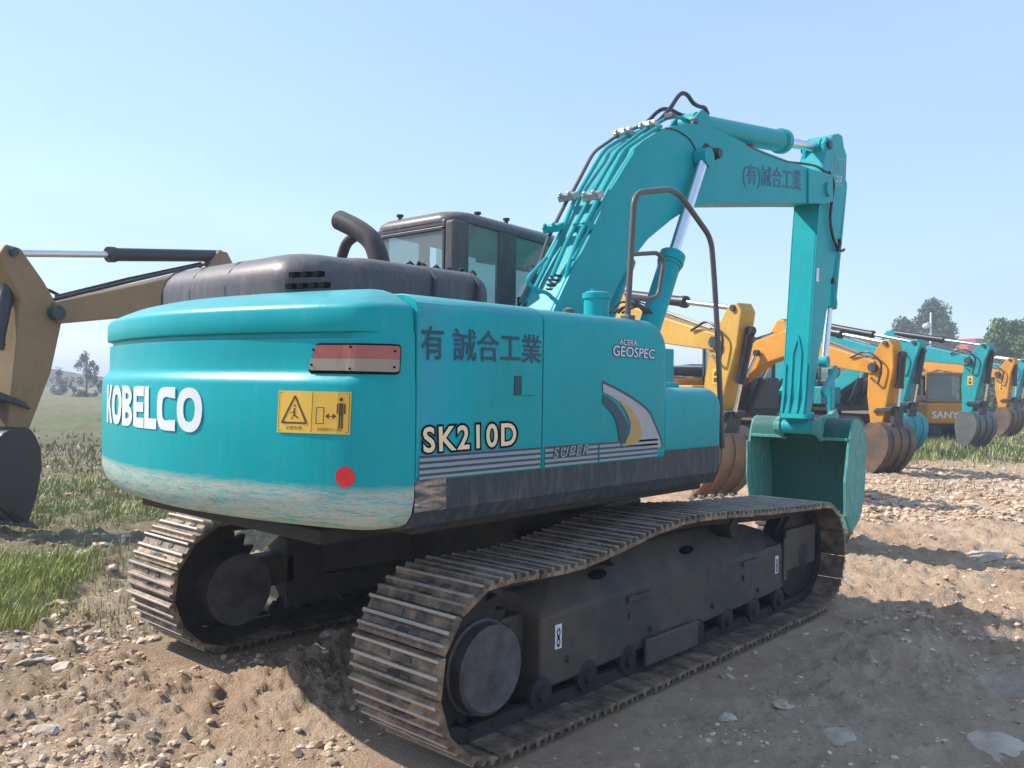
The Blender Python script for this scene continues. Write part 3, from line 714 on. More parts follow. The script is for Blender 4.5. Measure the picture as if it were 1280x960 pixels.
# latch pocket
m = MB(); P = XZ([(643, 470), (668, 471), (668, 494), (643, 493)], YS)
x0, x1 = P[0][0], P[1][0]; z0, z1 = P[2][1], P[0][1]
m.box((x0, YS-.004, z0), (x0+.045, YS+.01, z1)); lt = m.build('latch', M['navy'], D1)
m = MB(); m.box((x0+.047, YS-.009, z0), (x1, YS+.01, z1)); m.build('latch_plate', M['teal'], D1, bevel=.004)
# stripe band
def stripes(x0, x1, par, name='stripe_decal'):
    m = MB(); za, zb_ = 1.345, 1.452; y = YS-.003
    m.add([(x0, y, za), (x1, y, za), (x1, y, zb_), (x0, y, zb_)], [(0, 1, 2, 3)]); m.cur = 1
    for k in range(4):
        z = za+.012+k*.027; m.add([(x0, y-.001, z), (x1, y-.001, z), (x1, y-.001, z+.012), (x0, y-.001, z+.012)], [(0, 1, 2, 3)])
    m.build(name, [M['stripe_l'], M['stripe_d']], par)
stripes(-2.105, -1.285, D1); stripes(-1.25, -.80, D2); stripes(-.785, -.20, D2)
def side_text(name, txt, tl, tr, br, bl, mat, par, off=.003, **k):
    P = [at(u, v, 1, YS-off) for u, v in (bl, br, tr, tl)]; return put_text(name, txt, quad_map(*P), mat, par, **k)
side_text('lettering', '有', (526, 406), (555, 408), (555, 449), (527, 450), M['navy'], D1, bold=.012)
side_text('lettering', '誠合工業', (566, 409), (677, 419), (677, 455), (567, 451), M['navy'], D1, bold=.012)
side_text('lettering_outline', 'SK210D', (526, 531), (648, 525), (648, 559), (527, 569), M['outline'], D1, .003, bold=.075, spacing=1.12)
side_text('lettering', 'SK210D', (528.5, 534), (645.5, 528), (645.5, 556.5), (529.5, 566.5), M['cream'], D1, .006, bold=.022, spacing=1.17)
side_text('lettering_outline', 'SUPER', (690, 559), (737, 554), (737, 569), (691, 574), M['stripe_d'], D2, .0055, bold=.07, shear=.3, spacing=1.1)
side_text('lettering', 'SUPER', (691, 560), (736, 555), (736, 568), (692, 573), M['stripe_l'], D2, .0085, bold=.0, shear=.3, spacing=1.16)
side_text('lettering_outline', 'ACERA', (774, 423), (797, 425), (797, 433.5), (774, 431.5), M['purple'], D2, .003, bold=.05)
side_text('lettering', 'ACERA', (774.5, 423.7), (796.5, 425.7), (796.5, 432.8), (774.5, 430.8), M['white'], D2, .005)
side_text('lettering_outline', 'GEOSPEC', (765, 430), (820, 436), (820, 450), (766, 446), M['purple'], D2, .003, bold=.06, shear=.15)
side_text('lettering', 'GEOSPEC', (766, 431.5), (819, 437), (819, 448.5), (767, 444.5), M['white'], D2, .005, shear=.15)
def poly_side(name, pts, mat, par, off):
    m = MB(); P = [at(u, v, 1, YS-off) for u, v in pts]; m.add(P, [tuple(range(len(P)))]); return m.build(name, mat, par)
def arc(pts): return [(p.x, p.y) for p in spline([(a, b, 0) for a, b in pts], 5)]
outer = arc([(754, 476), (774, 486), (794, 498), (811, 512), (820, 530), (826, 545), (829, 557)])
mid = arc([(829, 559), (804, 559), (779, 558)])
poly_side('swoosh_decal', outer+arc([(822, 560), (800, 557), (779, 558)])+arc([(785, 545), (788, 532), (783, 516), (774, 503), (762, 494), (754, 490)]), M['silver'], D2, .004)
poly_side('swoosh_edge_line', outer+list(reversed([(a-1.2, b+2.6) for a, b in outer])), M['stripe_d'], D2, .005)  # slate line printed along the outer edge of the swoosh
poly_side('swoosh_inner', arc([(754, 493), (765, 500), (776, 513), (785, 532), (781, 550), (776, 558)])+arc([(774, 546), (772, 532), (766, 518), (754, 504)]), M['stripe_d'], D2, .0045)
poly_side('swoosh_gold', arc([(774, 500), (788, 510), (799, 527), (802, 541), (797, 553), (780, 558)])+arc([(786, 544), (789, 532), (784, 516), (775, 503)]), M['gold'], D2, .006)

# --- engine hood
def rbox(lo, hi, r, name, mat, par, seg=4):
    m = MB(); m.box(lo, hi); return m.build(name, mat, par, bevel=r, seg=seg, smooth_all=False)
def hood_piece(x0, x1, y0, y1, z0, z1, r, name):
    m = MB(); rings = []
    def ring(ins, z):
        pts = []; rr = max(.02, r*1.3-ins*.5); a0, a1, b0, b1 = x0+ins, x1-ins, y0+ins, y1-ins
        for cx, cy, s_ in ((a1-rr, b1-rr, 0), (a0+rr, b1-rr, 90), (a0+rr, b0+rr, 180), (a1-rr, b0+rr, 270)):
            for k in range(7): t = R(s_+15*k); pts.append((cx+rr*math.cos(t), cy+rr*math.sin(t), z))
        return pts
    rings.append(ring(0, z0))
    for k in range(7):
        a = R(15*k); rings.append(ring(r*(1-math.cos(a)), z1-r+r*math.sin(a)))
    rings.append(ring(r+.12, z1+.008)); rings.append(ring(r+.26, z1+.012))
    m.loft(rings); return m.build(name, M['grey'], EX)
H1 = hood_piece(-2.28, -1.30, -.64, .88, 2.13, 2.42, .16, 'engine_hood')
H2 = hood_piece(-1.95, -.86, -.645, 1.0, 2.13, 2.428, .12, 'engine_hood')
# vent slots on the rear-right shoulder of the hood
m = MB()
for k, (u, v) in enumerate(((364, 343), (379, 342.5), (394, 342), (357, 357), (371, 356.5), (385, 356), (398, 355.5))):
    p = at(u, v, 0, -2.30 if v > 350 else -2.285); xs_ = -2.28+(.16*(1-math.sqrt(max(0, 1-((p.z-2.26)/.16)**2))) if p.z > 2.26 else 0)
    m.box((xs_-.004, p.y-.026, p.z-.012), (xs_+.03, p.y+.026, p.z+.012))
m.build('vent_slot', M['outline'], H1)
m = MB()
for yy in (.0, .38, .72): m.tube([(-2.277, yy, 2.18), (-2.278, yy, 2.26), (-2.255, yy, 2.345), (-2.20, yy, 2.40), (-2.12, yy, 2.42)], .005, 6)
m.build('pressed_rib', M['grey'], H1)
m = MB()
for x in (-1.36, -1.02):
    for k in range(4): m.cyl((x+.03*math.sin(k*2), -.60+k*.035, 2.34+k*.028), (x+.03*math.sin(k*2), -.62+k*.035, 2.37+k*.028), .013, 8)
    m.tube([(x-.03, -.665, 2.25), (x-.02, -.66, 2.34), (x, -.58, 2.41), (x+.02, -.45, 2.44)], .012, 6)
m.build('hinge', M['black'], H2)
m = MB()
for k in range(6): m.tube([(-1.45+k*.1, -.50, 2.432), (-1.42+k*.1, -.49, 2.45), (-1.38+k*.1, -.48, 2.432)], .008, 6)
m.build('handle', M['black'], H2)
# exhaust
m = MB(); p0 = at(476, 332, 0, -1.15); p1 = at(467, 302, 0, -1.15); p2 = at(449, 287, 0, -1.17); p3 = at(424, 275, 0, -1.2)
m.tube(rounded([p0+Vector((.02, -.03, -.15)), p0, p1, p2, p3], .12, 5), .066, 16)
m.tube([p3, p3+(p3-p2)*.02], .055, 16)
EXP = m.build('exhaust_pipe', M['rail_dark'], EX)
m = MB(); m.lathe(p3+(p3-p2).normalized()*.012, (p3-p2), [(0, .058), (.002, .03), (.003, 0)], 16); m.build('pipe_mouth', M['outline'], EXP)
m = MB(); m.tube(rounded([at(427, 322, 0, -1.1), at(433, 303, 0, -1.1), at(448, 292, 0, -1.1)], .08, 5), .036, 12); m.build('breather_pipe', M['rail_dark'], EX)

# --- cab
CX0, CX1, CY0, CY1, CZ = -.36, 1.36, .27, 1.21, 3.02
CAB = empty('cab', (0, 0, 0), parent=EX)
def roof_ring(x, ins, z): return None
m = MB(); rings = []
def crow(ins, z, r=.16):
    pts = []; a0, a1, b0, b1 = CX0+ins, CX1-ins, CY0+ins, CY1-ins
    for cx, cy, s_ in ((a1-r, b1-r, 0), (a0+r, b1-r, 90), (a0+r, b0+r, 180), (a1-r, b0+r, 270)):
        for k in range(7): t = R(s_+15*k); x = cx+r*math.cos(t); pts.append((x, cy+r*math.sin(t), z-(max(0, x-.75)**2)*.38))
    return pts
for ins, z in ((.02, 2.93), (.0, 2.935), (.0, 2.955), (.012, 2.985), (.04, 3.01), (.10, 3.03), (.2, 3.045), (.34, 3.05)): rings.append(crow(ins, z))
m.loft(rings); m.build('roof', M['grey'], CAB)
m = MB()
yR, yL = CY0, CY1
def post(x0, x1, y0, y1, z0=1.2, z1=2.94): m.box((x0, y0, z0), (x1, y1, z1))
post(CX0, CX0+.17, yR, yR+.09); post(CX0, CX0+.13, yL-.09, yL)                     # rear corners
post(.13, .33, yR+.003, yR+.06); post(.13, .23, yL-.06, yL-.003)                   # door pillars
m.prism([(1.22, 1.2), (1.36, 1.2), (1.34, 2.0), (1.16, 2.85), (1.08, 2.85), (1.24, 1.95)], yR, yR+.07)
m.prism([(1.22, 1.2), (1.36, 1.2), (1.34, 2.0), (1.16, 2.85), (1.08, 2.85), (1.24, 1.95)], yL-.07, yL)
m.build('pillar', M['grey'], CAB, bevel=.02, seg=3)
m = MB(); m.box((CX0+.004, yR+.09, 1.2), (CX0+.05, yL-.09, 2.52)); m.box((CX0+.004, yR+.09, 2.90), (CX0+.06, yL-.09, 2.95))
m.box((CX0+.17, yR+.006, 1.2), (1.22, yR+.05, 2.02)); m.box((CX0+.17, yL-.05, 1.2), (1.22, yL-.006, 2.02)); m.box((CX0+.05, yR+.05, 1.18), (1.3, yL-.05, 1.24))
m.prism([(CX0+.16, 2.02), (.14, 2.02), (.14, 2.18), (.06, 2.30), (-.04, 2.40), (-.19, 2.44)], yR+.006, yR+.045)
m.build('wall_panel', M['grey'], CAB, bevel=.01)
m = MB(); m.box((CX0+.016, yR+.092, 2.52), (CX0+.024, yL-.092, 2.90)); m.build('rear_window', M['glass'], CAB)
m = MB()
for a, b in (((yR+.09, 2.52), (yR+.115, 2.90)), ((yL-.115, 2.52), (yL-.09, 2.90)), ((yR+.09, 2.875), (yL-.09, 2.90)), ((yR+.09, 2.52), (yL-.09, 2.545))): m.box((CX0+.0, a[0], a[1]), (CX0+.03, b[0], b[1]))
m.build('window_seal', M['hose'], CAB, bevel=.004)
for y in (yR+.02, yL-.024):
    m = MB(); m.box((CX0+.165, y, 2.02), (.135, y+.005, 2.935)); m.build('side_window', M['glass'], CAB)
    m = MB(); m.box((.325, y, 2.02), (1.2, y+.005, 2.90)); m.build('side_window', M['glass'], CAB)
m = MB(); m.prism([(1.335, 1.3), (1.343, 1.3), (1.323, 2.0), (1.143, 2.86), (1.135, 2.86), (1.315, 2.0)], yR+.07, yL-.07); m.build('windscreen', M['glass'], CAB)
m = MB(); m.box((.12, .50, 1.5), (.62, .98, 1.78)); m.prism([(.08, 1.75), (.2, 1.75), (.12, 2.42), (.02, 2.42)], .52, .96); m.prism([(.0, 2.45), (.08, 2.45), (.06, 2.66), (-.01, 2.66)], .62, .86); m.build('seat', M['seat'], CAB, bevel=.03, seg=3)
m = MB(); m.box((.75, yR+.055, 2.82), (1.12, yL-.06, 2.91)); m.build('sun_visor', M['grey'], CAB, bevel=.01)
m = MB(); m.tube(rounded([(.50, yR+.0, 2.70), (.52, yR-.03, 2.655), (.66, yR-.03, 2.665), (.68, yR, 2.71)], .02, 3), .008, 6); m.build('grab_handle', M['rail'], CAB)
m = MB(); m.box((.36, yR-.0, 2.2), (.44, yR+.03, 2.44)); m.build('door_latch', M['black'], CAB, bevel=.006)
for q in (at(597, 264, 1, .45), at(633, 270, 1, .45), at(500, 278, 1, 1.0)):
    m = MB(); m.cyl((q.x, q.y, 3.0), (q.x, q.y, 3.055), .016, 10); m.cyl((q.x, q.y, 3.055), (q.x, q.y, 3.072), .028, 10); m.build('roof_bolt', M['black'], CAB)

# --- boom (outline taken on its right face)
YR, YL = CY-.17, CY+.17
top = [(693, 386), (712, 345), (735, 300), (762, 241), (782, 207), (797, 184), (808, 175), (832, 160), (858, 154), (884, 157), (905, 165.5), (937, 182), (991, 203), (1031, 217)]
bot = [(1032, 254), (996, 253.5), (911, 253.5), (885, 254.5), (862, 260), (839, 275), (810, 299), (792, 322), (775, 352), (764, 376)]
TP = [(-.30, 1.52), (-.24, 1.95)]+XZ(top, YR); BT = XZ(bot, YR)+[(.32, 1.80), (.08, 1.44)]
BO = TP+BT
m = MB(); m.prism(BO, YR+.02, YL-.02); BOOM = m.build('boom', M['teal'], EX, bevel=.012, seg=2)
m = MB(); m.prism(BO, YR, YR+.02)
for o in [m.build('side_plate', M['teal'], BOOM, bevel=.003)]: pass
m = MB(); m.prism(BO, YL-.02, YL); m.build('side_plate', M['teal'], BOOM, bevel=.003)
# weld seam doubler round the knee
bp = at(884, 194, 1, YR); 
m = MB(); m.lathe((bp.x, CY, bp.z), (0, 1, 0), [(-.295, 0), (-.295, .04), (-.28, .045), (-.17, .065), (-.17, .10), (.17, .10), (.17, .065), (.29, .06), (.31, .05), (.31, 0)], 20); m.build('pin_boss', M['black'], BOOM)
m = MB(); pth = [at(u, v, 1, YR-.004) for u, v in ((832, 160), (846, 163), (860, 172), (868, 184), (872, 196))]; m.tube(spline(pth, 5), .006, 6); m.build('grease_line', M['hose'], BOOM)
# boom tip fork plate
tx = [(1010, 211), (1031, 216), (1040, 219), (1041, 252), (1030, 255), (1010, 254)]
m = MB(); m.prism(XZ(tx, YR-.01), YR-.018, YR-.002); m.build('tip_plate', M['teal'], BOOM, bevel=.004)
tc = at(1030, 236, 1, YR); m = MB(); m.cyl((tc.x+.05, YR-.045, tc.z), (tc.x+.05, YL+.045, tc.z), .075, 20); m.build('boom_tip_pin', M['teal'], BOOM)
# writing on the boom
P = [at(u, v, 1, YR-.004) for u, v in ((929, 233), (1002, 243), (1002, 213), (929, 203))]; bq = quad_map(*P)
put_text('lettering', '(有)誠合工業', bq, M['purple'], BOOM, bold=.01)
# boom cylinders
def cylinder(a, b, frac, r, rr, name, par, mb_='teal', rod='chrome', pinr=None):
    a, b = Vector(a), Vector(b); d = (b-a).normalized(); c = a+(b-a)*frac
    m = MB(); m.tube([a+d*.05, c-d*.03], r, 20); m.tube([c-d*.08, c], r*1.18, 20); m.tube([c-d*.11, c-d*.08], r*1.08, 20)
    m.lathe(a, (0, 1, 0) if abs(d.y) < .5 else (1, 0, 0), [(-r*.7, 0), (-r*.7, r*.95), (r*.7, r*.95), (r*.7, 0)], 18)
    o = m.build(name, M[mb_], par)
    m = MB(); m.tube([c-d*.02, b], rr, 16); m.build('rod', M[rod], o)
    m = MB(); m.lathe(b, (0, 1, 0) if abs(d.y) < .5 else (1, 0, 0), [(-r*.62, 0), (-r*.62, rr*1.7), (r*.62, rr*1.7), (r*.62, 0)], 18); m.build('rod_eye', M[mb_], o)
    return o
yc_ = CY-.235
b1 = at(880, 197, 1, yc_); a1 = at(817, 393, 1, yc_); d_ = (a1-b1); a1 = b1+d_*((b1.z-1.45)/(b1.z-a1.z))
fz = (at(838, 318, 1, yc_).z-a1.z)/(b1.z-a1.z)
cylinder(a1, b1, fz, .088, .045, 'boom_cylinder', EX)
cylinder((a1.x, CY+.235, a1.z), (b1.x, CY+.235, b1.z), fz, .088, .045, 'boom_cylinder', EX)
# arm cylinder on top of the boom
ya = CY
a2 = at(884, 157, 1, YR); b2 = at(1040, 181, 1, YR)
a2 = Vector((a2.x+.02, CY, a2.z+.04)); b2 = Vector((b2.x, CY, b2.z))
cfr = (at(990, 172, 1, CY-.1).x-a2.x)/(b2.x-a2.x)
AC = cylinder(a2, b2, cfr, .105, .05, 'arm_cylinder', EX)
m = MB(); m.prism([(a2.x-.33, a2.z-.23), (a2.x-.12, a2.z+.03), (a2.x-.02, a2.z+.11), (a2.x+.09, a2.z+.09), (a2.x+.13, a2.z-.02), (a2.x+.38, a2.z-.25)], CY-.125, CY-.095)
m.prism([(a2.x-.33, a2.z-.23), (a2.x-.12, a2.z+.03), (a2.x-.02, a2.z+.11), (a2.x+.09, a2.z+.09), (a2.x+.13, a2.z-.02), (a2.x+.38, a2.z-.25)], CY+.095, CY+.125)
m.build('cylinder_bracket', M['teal'], BOOM, bevel=.006)
# pipes along the back of the boom
def bpipe(name, px, y, r, mat, rad=.08):
    pts = [at(u, v, 1, y) for u, v in px]; m = MB(); m.tube(rounded(pts, rad, 4), r, 8); return m.build(name, M[mat], BOOM)
bpipe('hydraulic_pipe', [(650, 378), (676, 327), (684.5, 299), (708, 252), (717, 238), (742, 190), (771, 170), (804, 156)], CY+.15, .014, 'rail')
bpipe('hydraulic_pipe', [(668, 362), (684, 330), (699, 299), (718, 250), (755, 187), (774, 175), (811, 159)], CY+.07, .016, 'teal')
bpipe('hydraulic_pipe', [(690, 346), (710, 299), (737, 248), (771, 189), (800, 166), (839, 144.5), (850, 147), (888, 161), (931, 181), (938, 184)], CY-.05, .016, 'teal')
bpipe('hydraulic_pipe', [(708, 385), (708, 340), (722, 299), (748, 248), (780, 187), (816, 163), (826, 158)], CY-.14, .017, 'teal')
bpipe('hydraulic_pipe', [(716, 325), (734, 290), (762, 238)], CY-.165, .012, 'teal')
bpipe('hydraulic_hose', [(804, 156), (812, 150), (820, 141), (828, 136), (838, 136.5), (851, 144), (872, 147), (880, 147)], CY+.10, .017, 'hose', .15)
bpipe('hydraulic_hose', [(811, 159), (823, 152), (837, 137), (847, 121), (853, 115.5), (860, 119), (866, 129), (874, 133.5), (881, 134), (885, 143)], CY-.02, .018, 'hose', .15)
bpipe('hydraulic_hose', [(700, 330), (692, 345), (680, 358), (662, 376), (650, 392)], CY+.12, .018, 'hose', .12)
bpipe('hydraulic_pipe', [(683, 322), (662, 345), (659, 352), (668, 362), (684, 366), (692, 374), (692, 388)], CY-.10, .014, 'teal', .1)
for (u, v, y) in ((712, 247, CY+.11), (742, 246, CY-.095), (693, 286, CY+.11), (730, 285, CY-.095), (781, 168, CY+.1), (812, 159, CY-.05)):
    q = at(u, v, 1, y); silver = v in (247, 246, 168, 159); m = MB(); rot = Matrix.Rotation(R(28 if v < 230 else -25), 3, 'Y')
    m.box((q.x-.05, q.y-.075, q.z-.02), (q.x+.03, q.y+.075, q.z+.03), rot); m.cyl(q+Vector((-.04, .04, 0)), q+Vector((-.07, .04, .03)), .014, 8); m.cyl(q+Vector((-.04, -.04, 0)), q+Vector((-.07, -.04, .03)), .014, 8)
    m.build('pipe_clamp', M['clamp'] if silver else M['teal'], BOOM, bevel=.006)
for (u, v) in ((838, 145), (938, 183), (866, 152)):
    q = at(u, v, 1, CY-.1); m = MB(); m.box(q-Vector((.03, .04, .02)), q+Vector((.03, .04, .02))); m.build('pipe_clamp', M['rail'], BOOM, bevel=.006)
# coil of hose guard near the boom foot
q0 = at(696, 342, 1, CY-.04); q1 = at(690, 376, 1, CY-.04); m = MB()
m.tube([q0.lerp(q1, k/60)+Vector((.055*math.cos(k*.62), .055*math.sin(k*.62), 0)) for k in range(61)], .008, 6); m.build('hose_spring', M['hose'], BOOM)
# small fittings on the deck
q = at(711, 384, 1, -.72); m = MB(); m.lathe((q.x, q.y, 2.165), (0, 0, 1), [(0, .05), (.05, .05), (.055, .042), (.085, .04), (.095, .02), (.1, 0)], 18); m.build('horn_cap', M['rail'], EX)
q = at(745.5, 389, 1, -1.03); m = MB(); m.lathe((q.x, q.y, 2.15), (0, 0, 1), [(0, .078), (.14, .078), (.142, .088), (.175, .088), (.18, .07), (.185, .065), (.19, 0)], 24)
m.box((q.x-.05, q.y-.01, 2.335), (q.x+.05, q.y+.01, 2.35)); m.build('filler_neck', M['teal'], EX)
m = MB()
for k in range(4):
    a = at(763+k*5, 391, 1, -.9+.05*k); b = at(776+k*7, 378+(k % 2)*5, 1, -.86+.05*k); c = at(796+k*5, 381+k*2, 1, -.82+.04*k); e_ = at(806+k*3, 392, 1, -.8+.04*k); m.tube(spline([a, b, c, e_], 5), .008, 6)
m.build('hose_bundle', M['hose'], EX)
m = MB(); m.box((.2, -.60, 1.4), (1.2, -.52, 2.05)); m.box((-.12, -1.2, 1.75), (.3, -.64, 1.79)); m.build('valve_cover', M['teal'], EX, bevel=.01)
# handrails
yh = -1.25
def rail(px, y, r, name='handrail', par=EX): m = MB(); m.tube(rounded([at(u, v, 1, y) for u, v in px], .09, 6), r, 10); return m.build(name, M['rail'], par)
HR = rail([(784.5, 396), (788, 330), (793, 241), (838, 236.5), (852, 246), (889, 298), (893, 350), (897, 420), (903, 560)], yh, .019)
rail([(788, 318), (822, 316), (830, 326), (823, 370), (812, 374), (786, 373)], yh, .014, 'lower_loop', HR)
m = MB(); q = at(785, 390, 1, yh); m.box((q.x-.035, yh-.03, 2.10), (q.x+.035, yh+.03, 2.185)); m.build('rail_foot', M['rail'], HR, bevel=.005)

# --- arm
YA, YB = CY-.14, CY+.14
ap = [(1048, 167), (1053, 170), (1055, 184), (1058.5, 194), (1057, 238), (1049, 297), (1038, 357), (1032, 400), (1024, 442), (1016, 500), (1012, 524)]
al = [(1006, 524), (1009, 500), (1015, 400), (1021, 298), (1024, 257), (1028, 210), (1036, 178), (1042, 168)]
AO = XZ(ap, YA)+XZ(al, YA)
m = MB(); m.prism(AO, YA+.012, YB-.012); ARM = m.build('arm', M['teal'], EX, bevel=.01)
for y0 in (YA, YB-.012): m = MB(); m.prism(AO, y0, y0+.0119); m.build('side_plate', M['teal'], ARM, bevel=.003)
# fork ears holding the arm cylinder rod
q = b2; m = MB()
for y0 in (CY-.13, CY+.075):
    m.prism([(q.x-.10, q.z-.30), (q.x-.09, q.z+.02), (q.x-.03, q.z+.09), (q.x+.06, q.z+.09), (q.x+.12, q.z+.0), (q.x+.16, q.z-.28)], y0, y0+.05)
m.build('fork_ear', M['teal'], ARM, bevel=.012)
m = MB(); m.cyl((q.x, CY-.16, q.z), (q.x, CY+.16, q.z), .045, 16); m.build('pin', M['black'], ARM)
# reinforcing ribs on the inner face (faces the machine)
m = MB()
def innerX(z): 
    pts = sorted([(p[1], p[0]) for p in XZ(al, YA)]); return float(np.interp(z, [p[0] for p in pts], [p[1] for p in pts]))
for yy, z0, z1 in ((CY-.045, 1.50, 2.12), (CY+.045, 1.50, 2.12), (CY-.115, 1.50, 2.0), (CY+.115, 1.50, 2.0)):
    m.loft([[(innerX(z)-.012, yy-.012, z), (innerX(z)-.012, yy+.012, z), (innerX(z)+.02, yy+.012, z), (innerX(z)+.02, yy-.012, z)] for z in (z0, (z0+z1)/2, z1)], smooth=False)
for s_ in (-1, 1): m.loft([[(innerX(z)-.012, CY+s_*yy-.012, z), (innerX(z)-.012, CY+s_*yy+.012, z), (innerX(z)+.02, CY+s_*yy+.012, z), (innerX(z)+.02, CY+s_*yy-.012, z)] for z, yy in ((2.12, .045), (2.3, 0.0))], smooth=False)
m.build('stiffener', M['teal'], ARM, bevel=.004)
# stickers and hoses on the arm
P = [at(u, v, 1, YA-.003) for u, v in ((1042, 232), (1055, 232), (1056, 200), (1044, 196))]; lm = quad_map(*P)
m = MB()
for a, b, c, d in ((0, 0, 1, .04), (0, .96, 1, 1), (0, 0, .06, 1), (.94, 0, 1, 1)): m.add([lm(a, b), lm(c, b), lm(c, d), lm(a, d)], [(0, 1, 2, 3)])
m.build('arm_decal', M['stripe_l'], ARM)
put_text('lettering', 'SK', lambda x, y: lm(.2+.55*x, .52+.3*y), M['stripe_l'], ARM); put_text('lettering', '210', lambda x, y: lm(.2+.6*x, .12+.25*y), M['white'], ARM)
m = MB(); P = [at(u, v, 1, YA-.003) for u, v in ((1020, 352), (1023.5, 352), (1024, 335), (1021, 335))]; m.add(P, [(0, 1, 2, 3)]); m.build('small_label', M['white'], ARM)
def ahose(px, y, r=.014): m = MB(); m.tube(rounded([at(u, v, 1, y) for u, v in px], .15, 5), r, 8); m.build('hydraulic_hose', M['hose'], ARM)
ahose([(1036, 215), (1043, 228), (1040, 250), (1037, 275), (1041, 297), (1047, 311), (1052, 314), (1055, 312)], YA-.03, .016)
ahose([(1049, 299), (1050, 305), (1047, 313)], YA-.05, .02)
ahose([(931, 181), (960, 195), (985, 203), (1000, 204), (1020, 207), (1034, 216)], YA-.02, .013)
m = MB(); q = at(1041, 351, 1, YA); m.box((q.x-.02, YA-.02, q.z-.03), (q.x+.05, YA+.04, q.z+.03)); m.build('hose_clamp', M['black'], ARM)
# bucket cylinder along the far edge of the arm, links
bc_t = at(1052, 225, 1, CY); bc_b = at(1028, 455, 1, CY)
bc_t = at(1050, 232, 1, CY); bc_b = at(1026, 452, 1, CY); cylinder(bc_t+Vector((.02, 0, 0)), bc_b+Vector((.09, 0, 0)), .70, .07, .038, 'bucket_cylinder', ARM)
# --- bucket
pinA = at(989, 532, 0, 4.12); PA = Vector((4.14, CY, 1.36))
m = MB(); m.cyl((PA.x, CY-.17, PA.z-.02), (PA.x, CY+.17, PA.z-.02), .072, 24); m.box((PA.x-.045, CY-.13, PA.z+.0), (PA.x+.1, CY+.13, PA.z+.14)); m.build('arm_tip_boss', M['teal'], ARM, bevel=.006)
BK = empty('bucket', (0, 0, 0), parent=EX)
by0, by1 = -.80, .27
# section of the shell in XZ: opening looks back at the machine
sec = [(4.20, 1.235), (4.26, 1.39), (4.38, 1.44), (4.54, 1.38), (4.63, 1.25), (4.68, 1.05), (4.695, .82), (4.69, .62), (4.66, .47), (4.60, .37), (4.48, .30), (4.36, .27)]
S2 = [(p.x, p.y) for p in spline([(a, b, 0) for a, b in sec], 4)]
def taper(p): return (.5-.5*(1.3-p[1])/1.15*.13)/.5 if True else 1
def shell(off):
    out = []
    for i, p in enumerate(S2):
        a = S2[max(i-1, 0)]; b = S2[min(i+1, len(S2)-1)]; dx, dz = b[0]-a[0], b[1]-a[1]; L = math.hypot(dx, dz); out.append((p[0]-dz/L*off, p[1]+dx/L*off))
    return out
inn = shell(-.022); rings = []
cyb = (by0+by1)/2; hw = (by1-by0)/2
def wv(z): return hw*(1-.09*max(0, (1.25-z)))
m = MB()
n = len(S2)
vs = [(p[0], cyb-wv(p[1]), p[1]) for p in S2]+[(p[0], cyb+wv(p[1]), p[1]) for p in S2]+[(p[0], cyb-wv(p[1]), p[1]) for p in inn]+[(p[0], cyb+wv(p[1]), p[1]) for p in inn]
fs = []
for i in range(n-1):
    fs += [(i, i+1, n+i+1, n+i), (2*n+i, 3*n+i, 3*n+i+1, 2*n+i+1)]
fs += [(0, n, 3*n, 2*n), (n-1, 3*n-1, 4*n-1, 2*n-1)]
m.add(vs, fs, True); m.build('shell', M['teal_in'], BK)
for s_, yy in ((-1, by0), (1, by1)):
    m = MB(); pts = S2+[(4.20, .45), (4.14, .80), (4.17, 1.15)]
    nn = len(pts); f_ = lambda p, o: (p[0], cyb+s_*(wv(p[1])+o), p[1])
    m.add([f_(p, .0) for p in pts]+[f_(p, .02) for p in pts], [tuple(range(nn)), tuple(reversed(range(nn, 2*nn)))]+[(i, (i+1) % nn, (i+1) % nn+nn, i+nn) for i in range(nn)])
    sp_ = m.build('side_plate', M['teal_pale'], BK, bevel=.004)
    m = MB(); edge = [(4.36, .25), (4.19, .45), (4.125, .80), (4.16, 1.17), (4.20, 1.17), (4.18, .82), (4.25, .49), (4.42, .30)]
    m.add([f_(p, .0201) for p in edge]+[f_(p, .038) for p in edge], [tuple(range(8)), tuple(reversed(range(8, 16)))]+[(i, (i+1) % 8, (i+1) % 8+8, i+8) for i in range(8)])
    m.build('side_cutter', M['teal_pale'], sp_, bevel=.003)
m = MB(); m.box((4.29, cyb-wv(.27)-.03, .235), (4.42, cyb+wv(.27)+.03, .275)); m.build('cutting_edge', M['bucket_in'], BK, bevel=.006)
for k in range(5):
    yy = cyb+(k-2)*.225; m = MB()
    m.loft([[(4.42, yy-.045, .22), (4.42, yy+.045, .22), (4.37, yy+.045, .30), (4.37, yy-.045, .30)], [(4.33, yy-.04, .15), (4.33, yy+.04, .15), (4.28, yy+.04, .20), (4.28, yy-.04, .20)], [(4.27, yy-.022, .05), (4.27, yy+.022, .05), (4.25, yy+.022, .06), (4.25, yy-.022, .06)]], smooth=False)
    m.build('tooth', M['hub'], BK, bevel=.005)
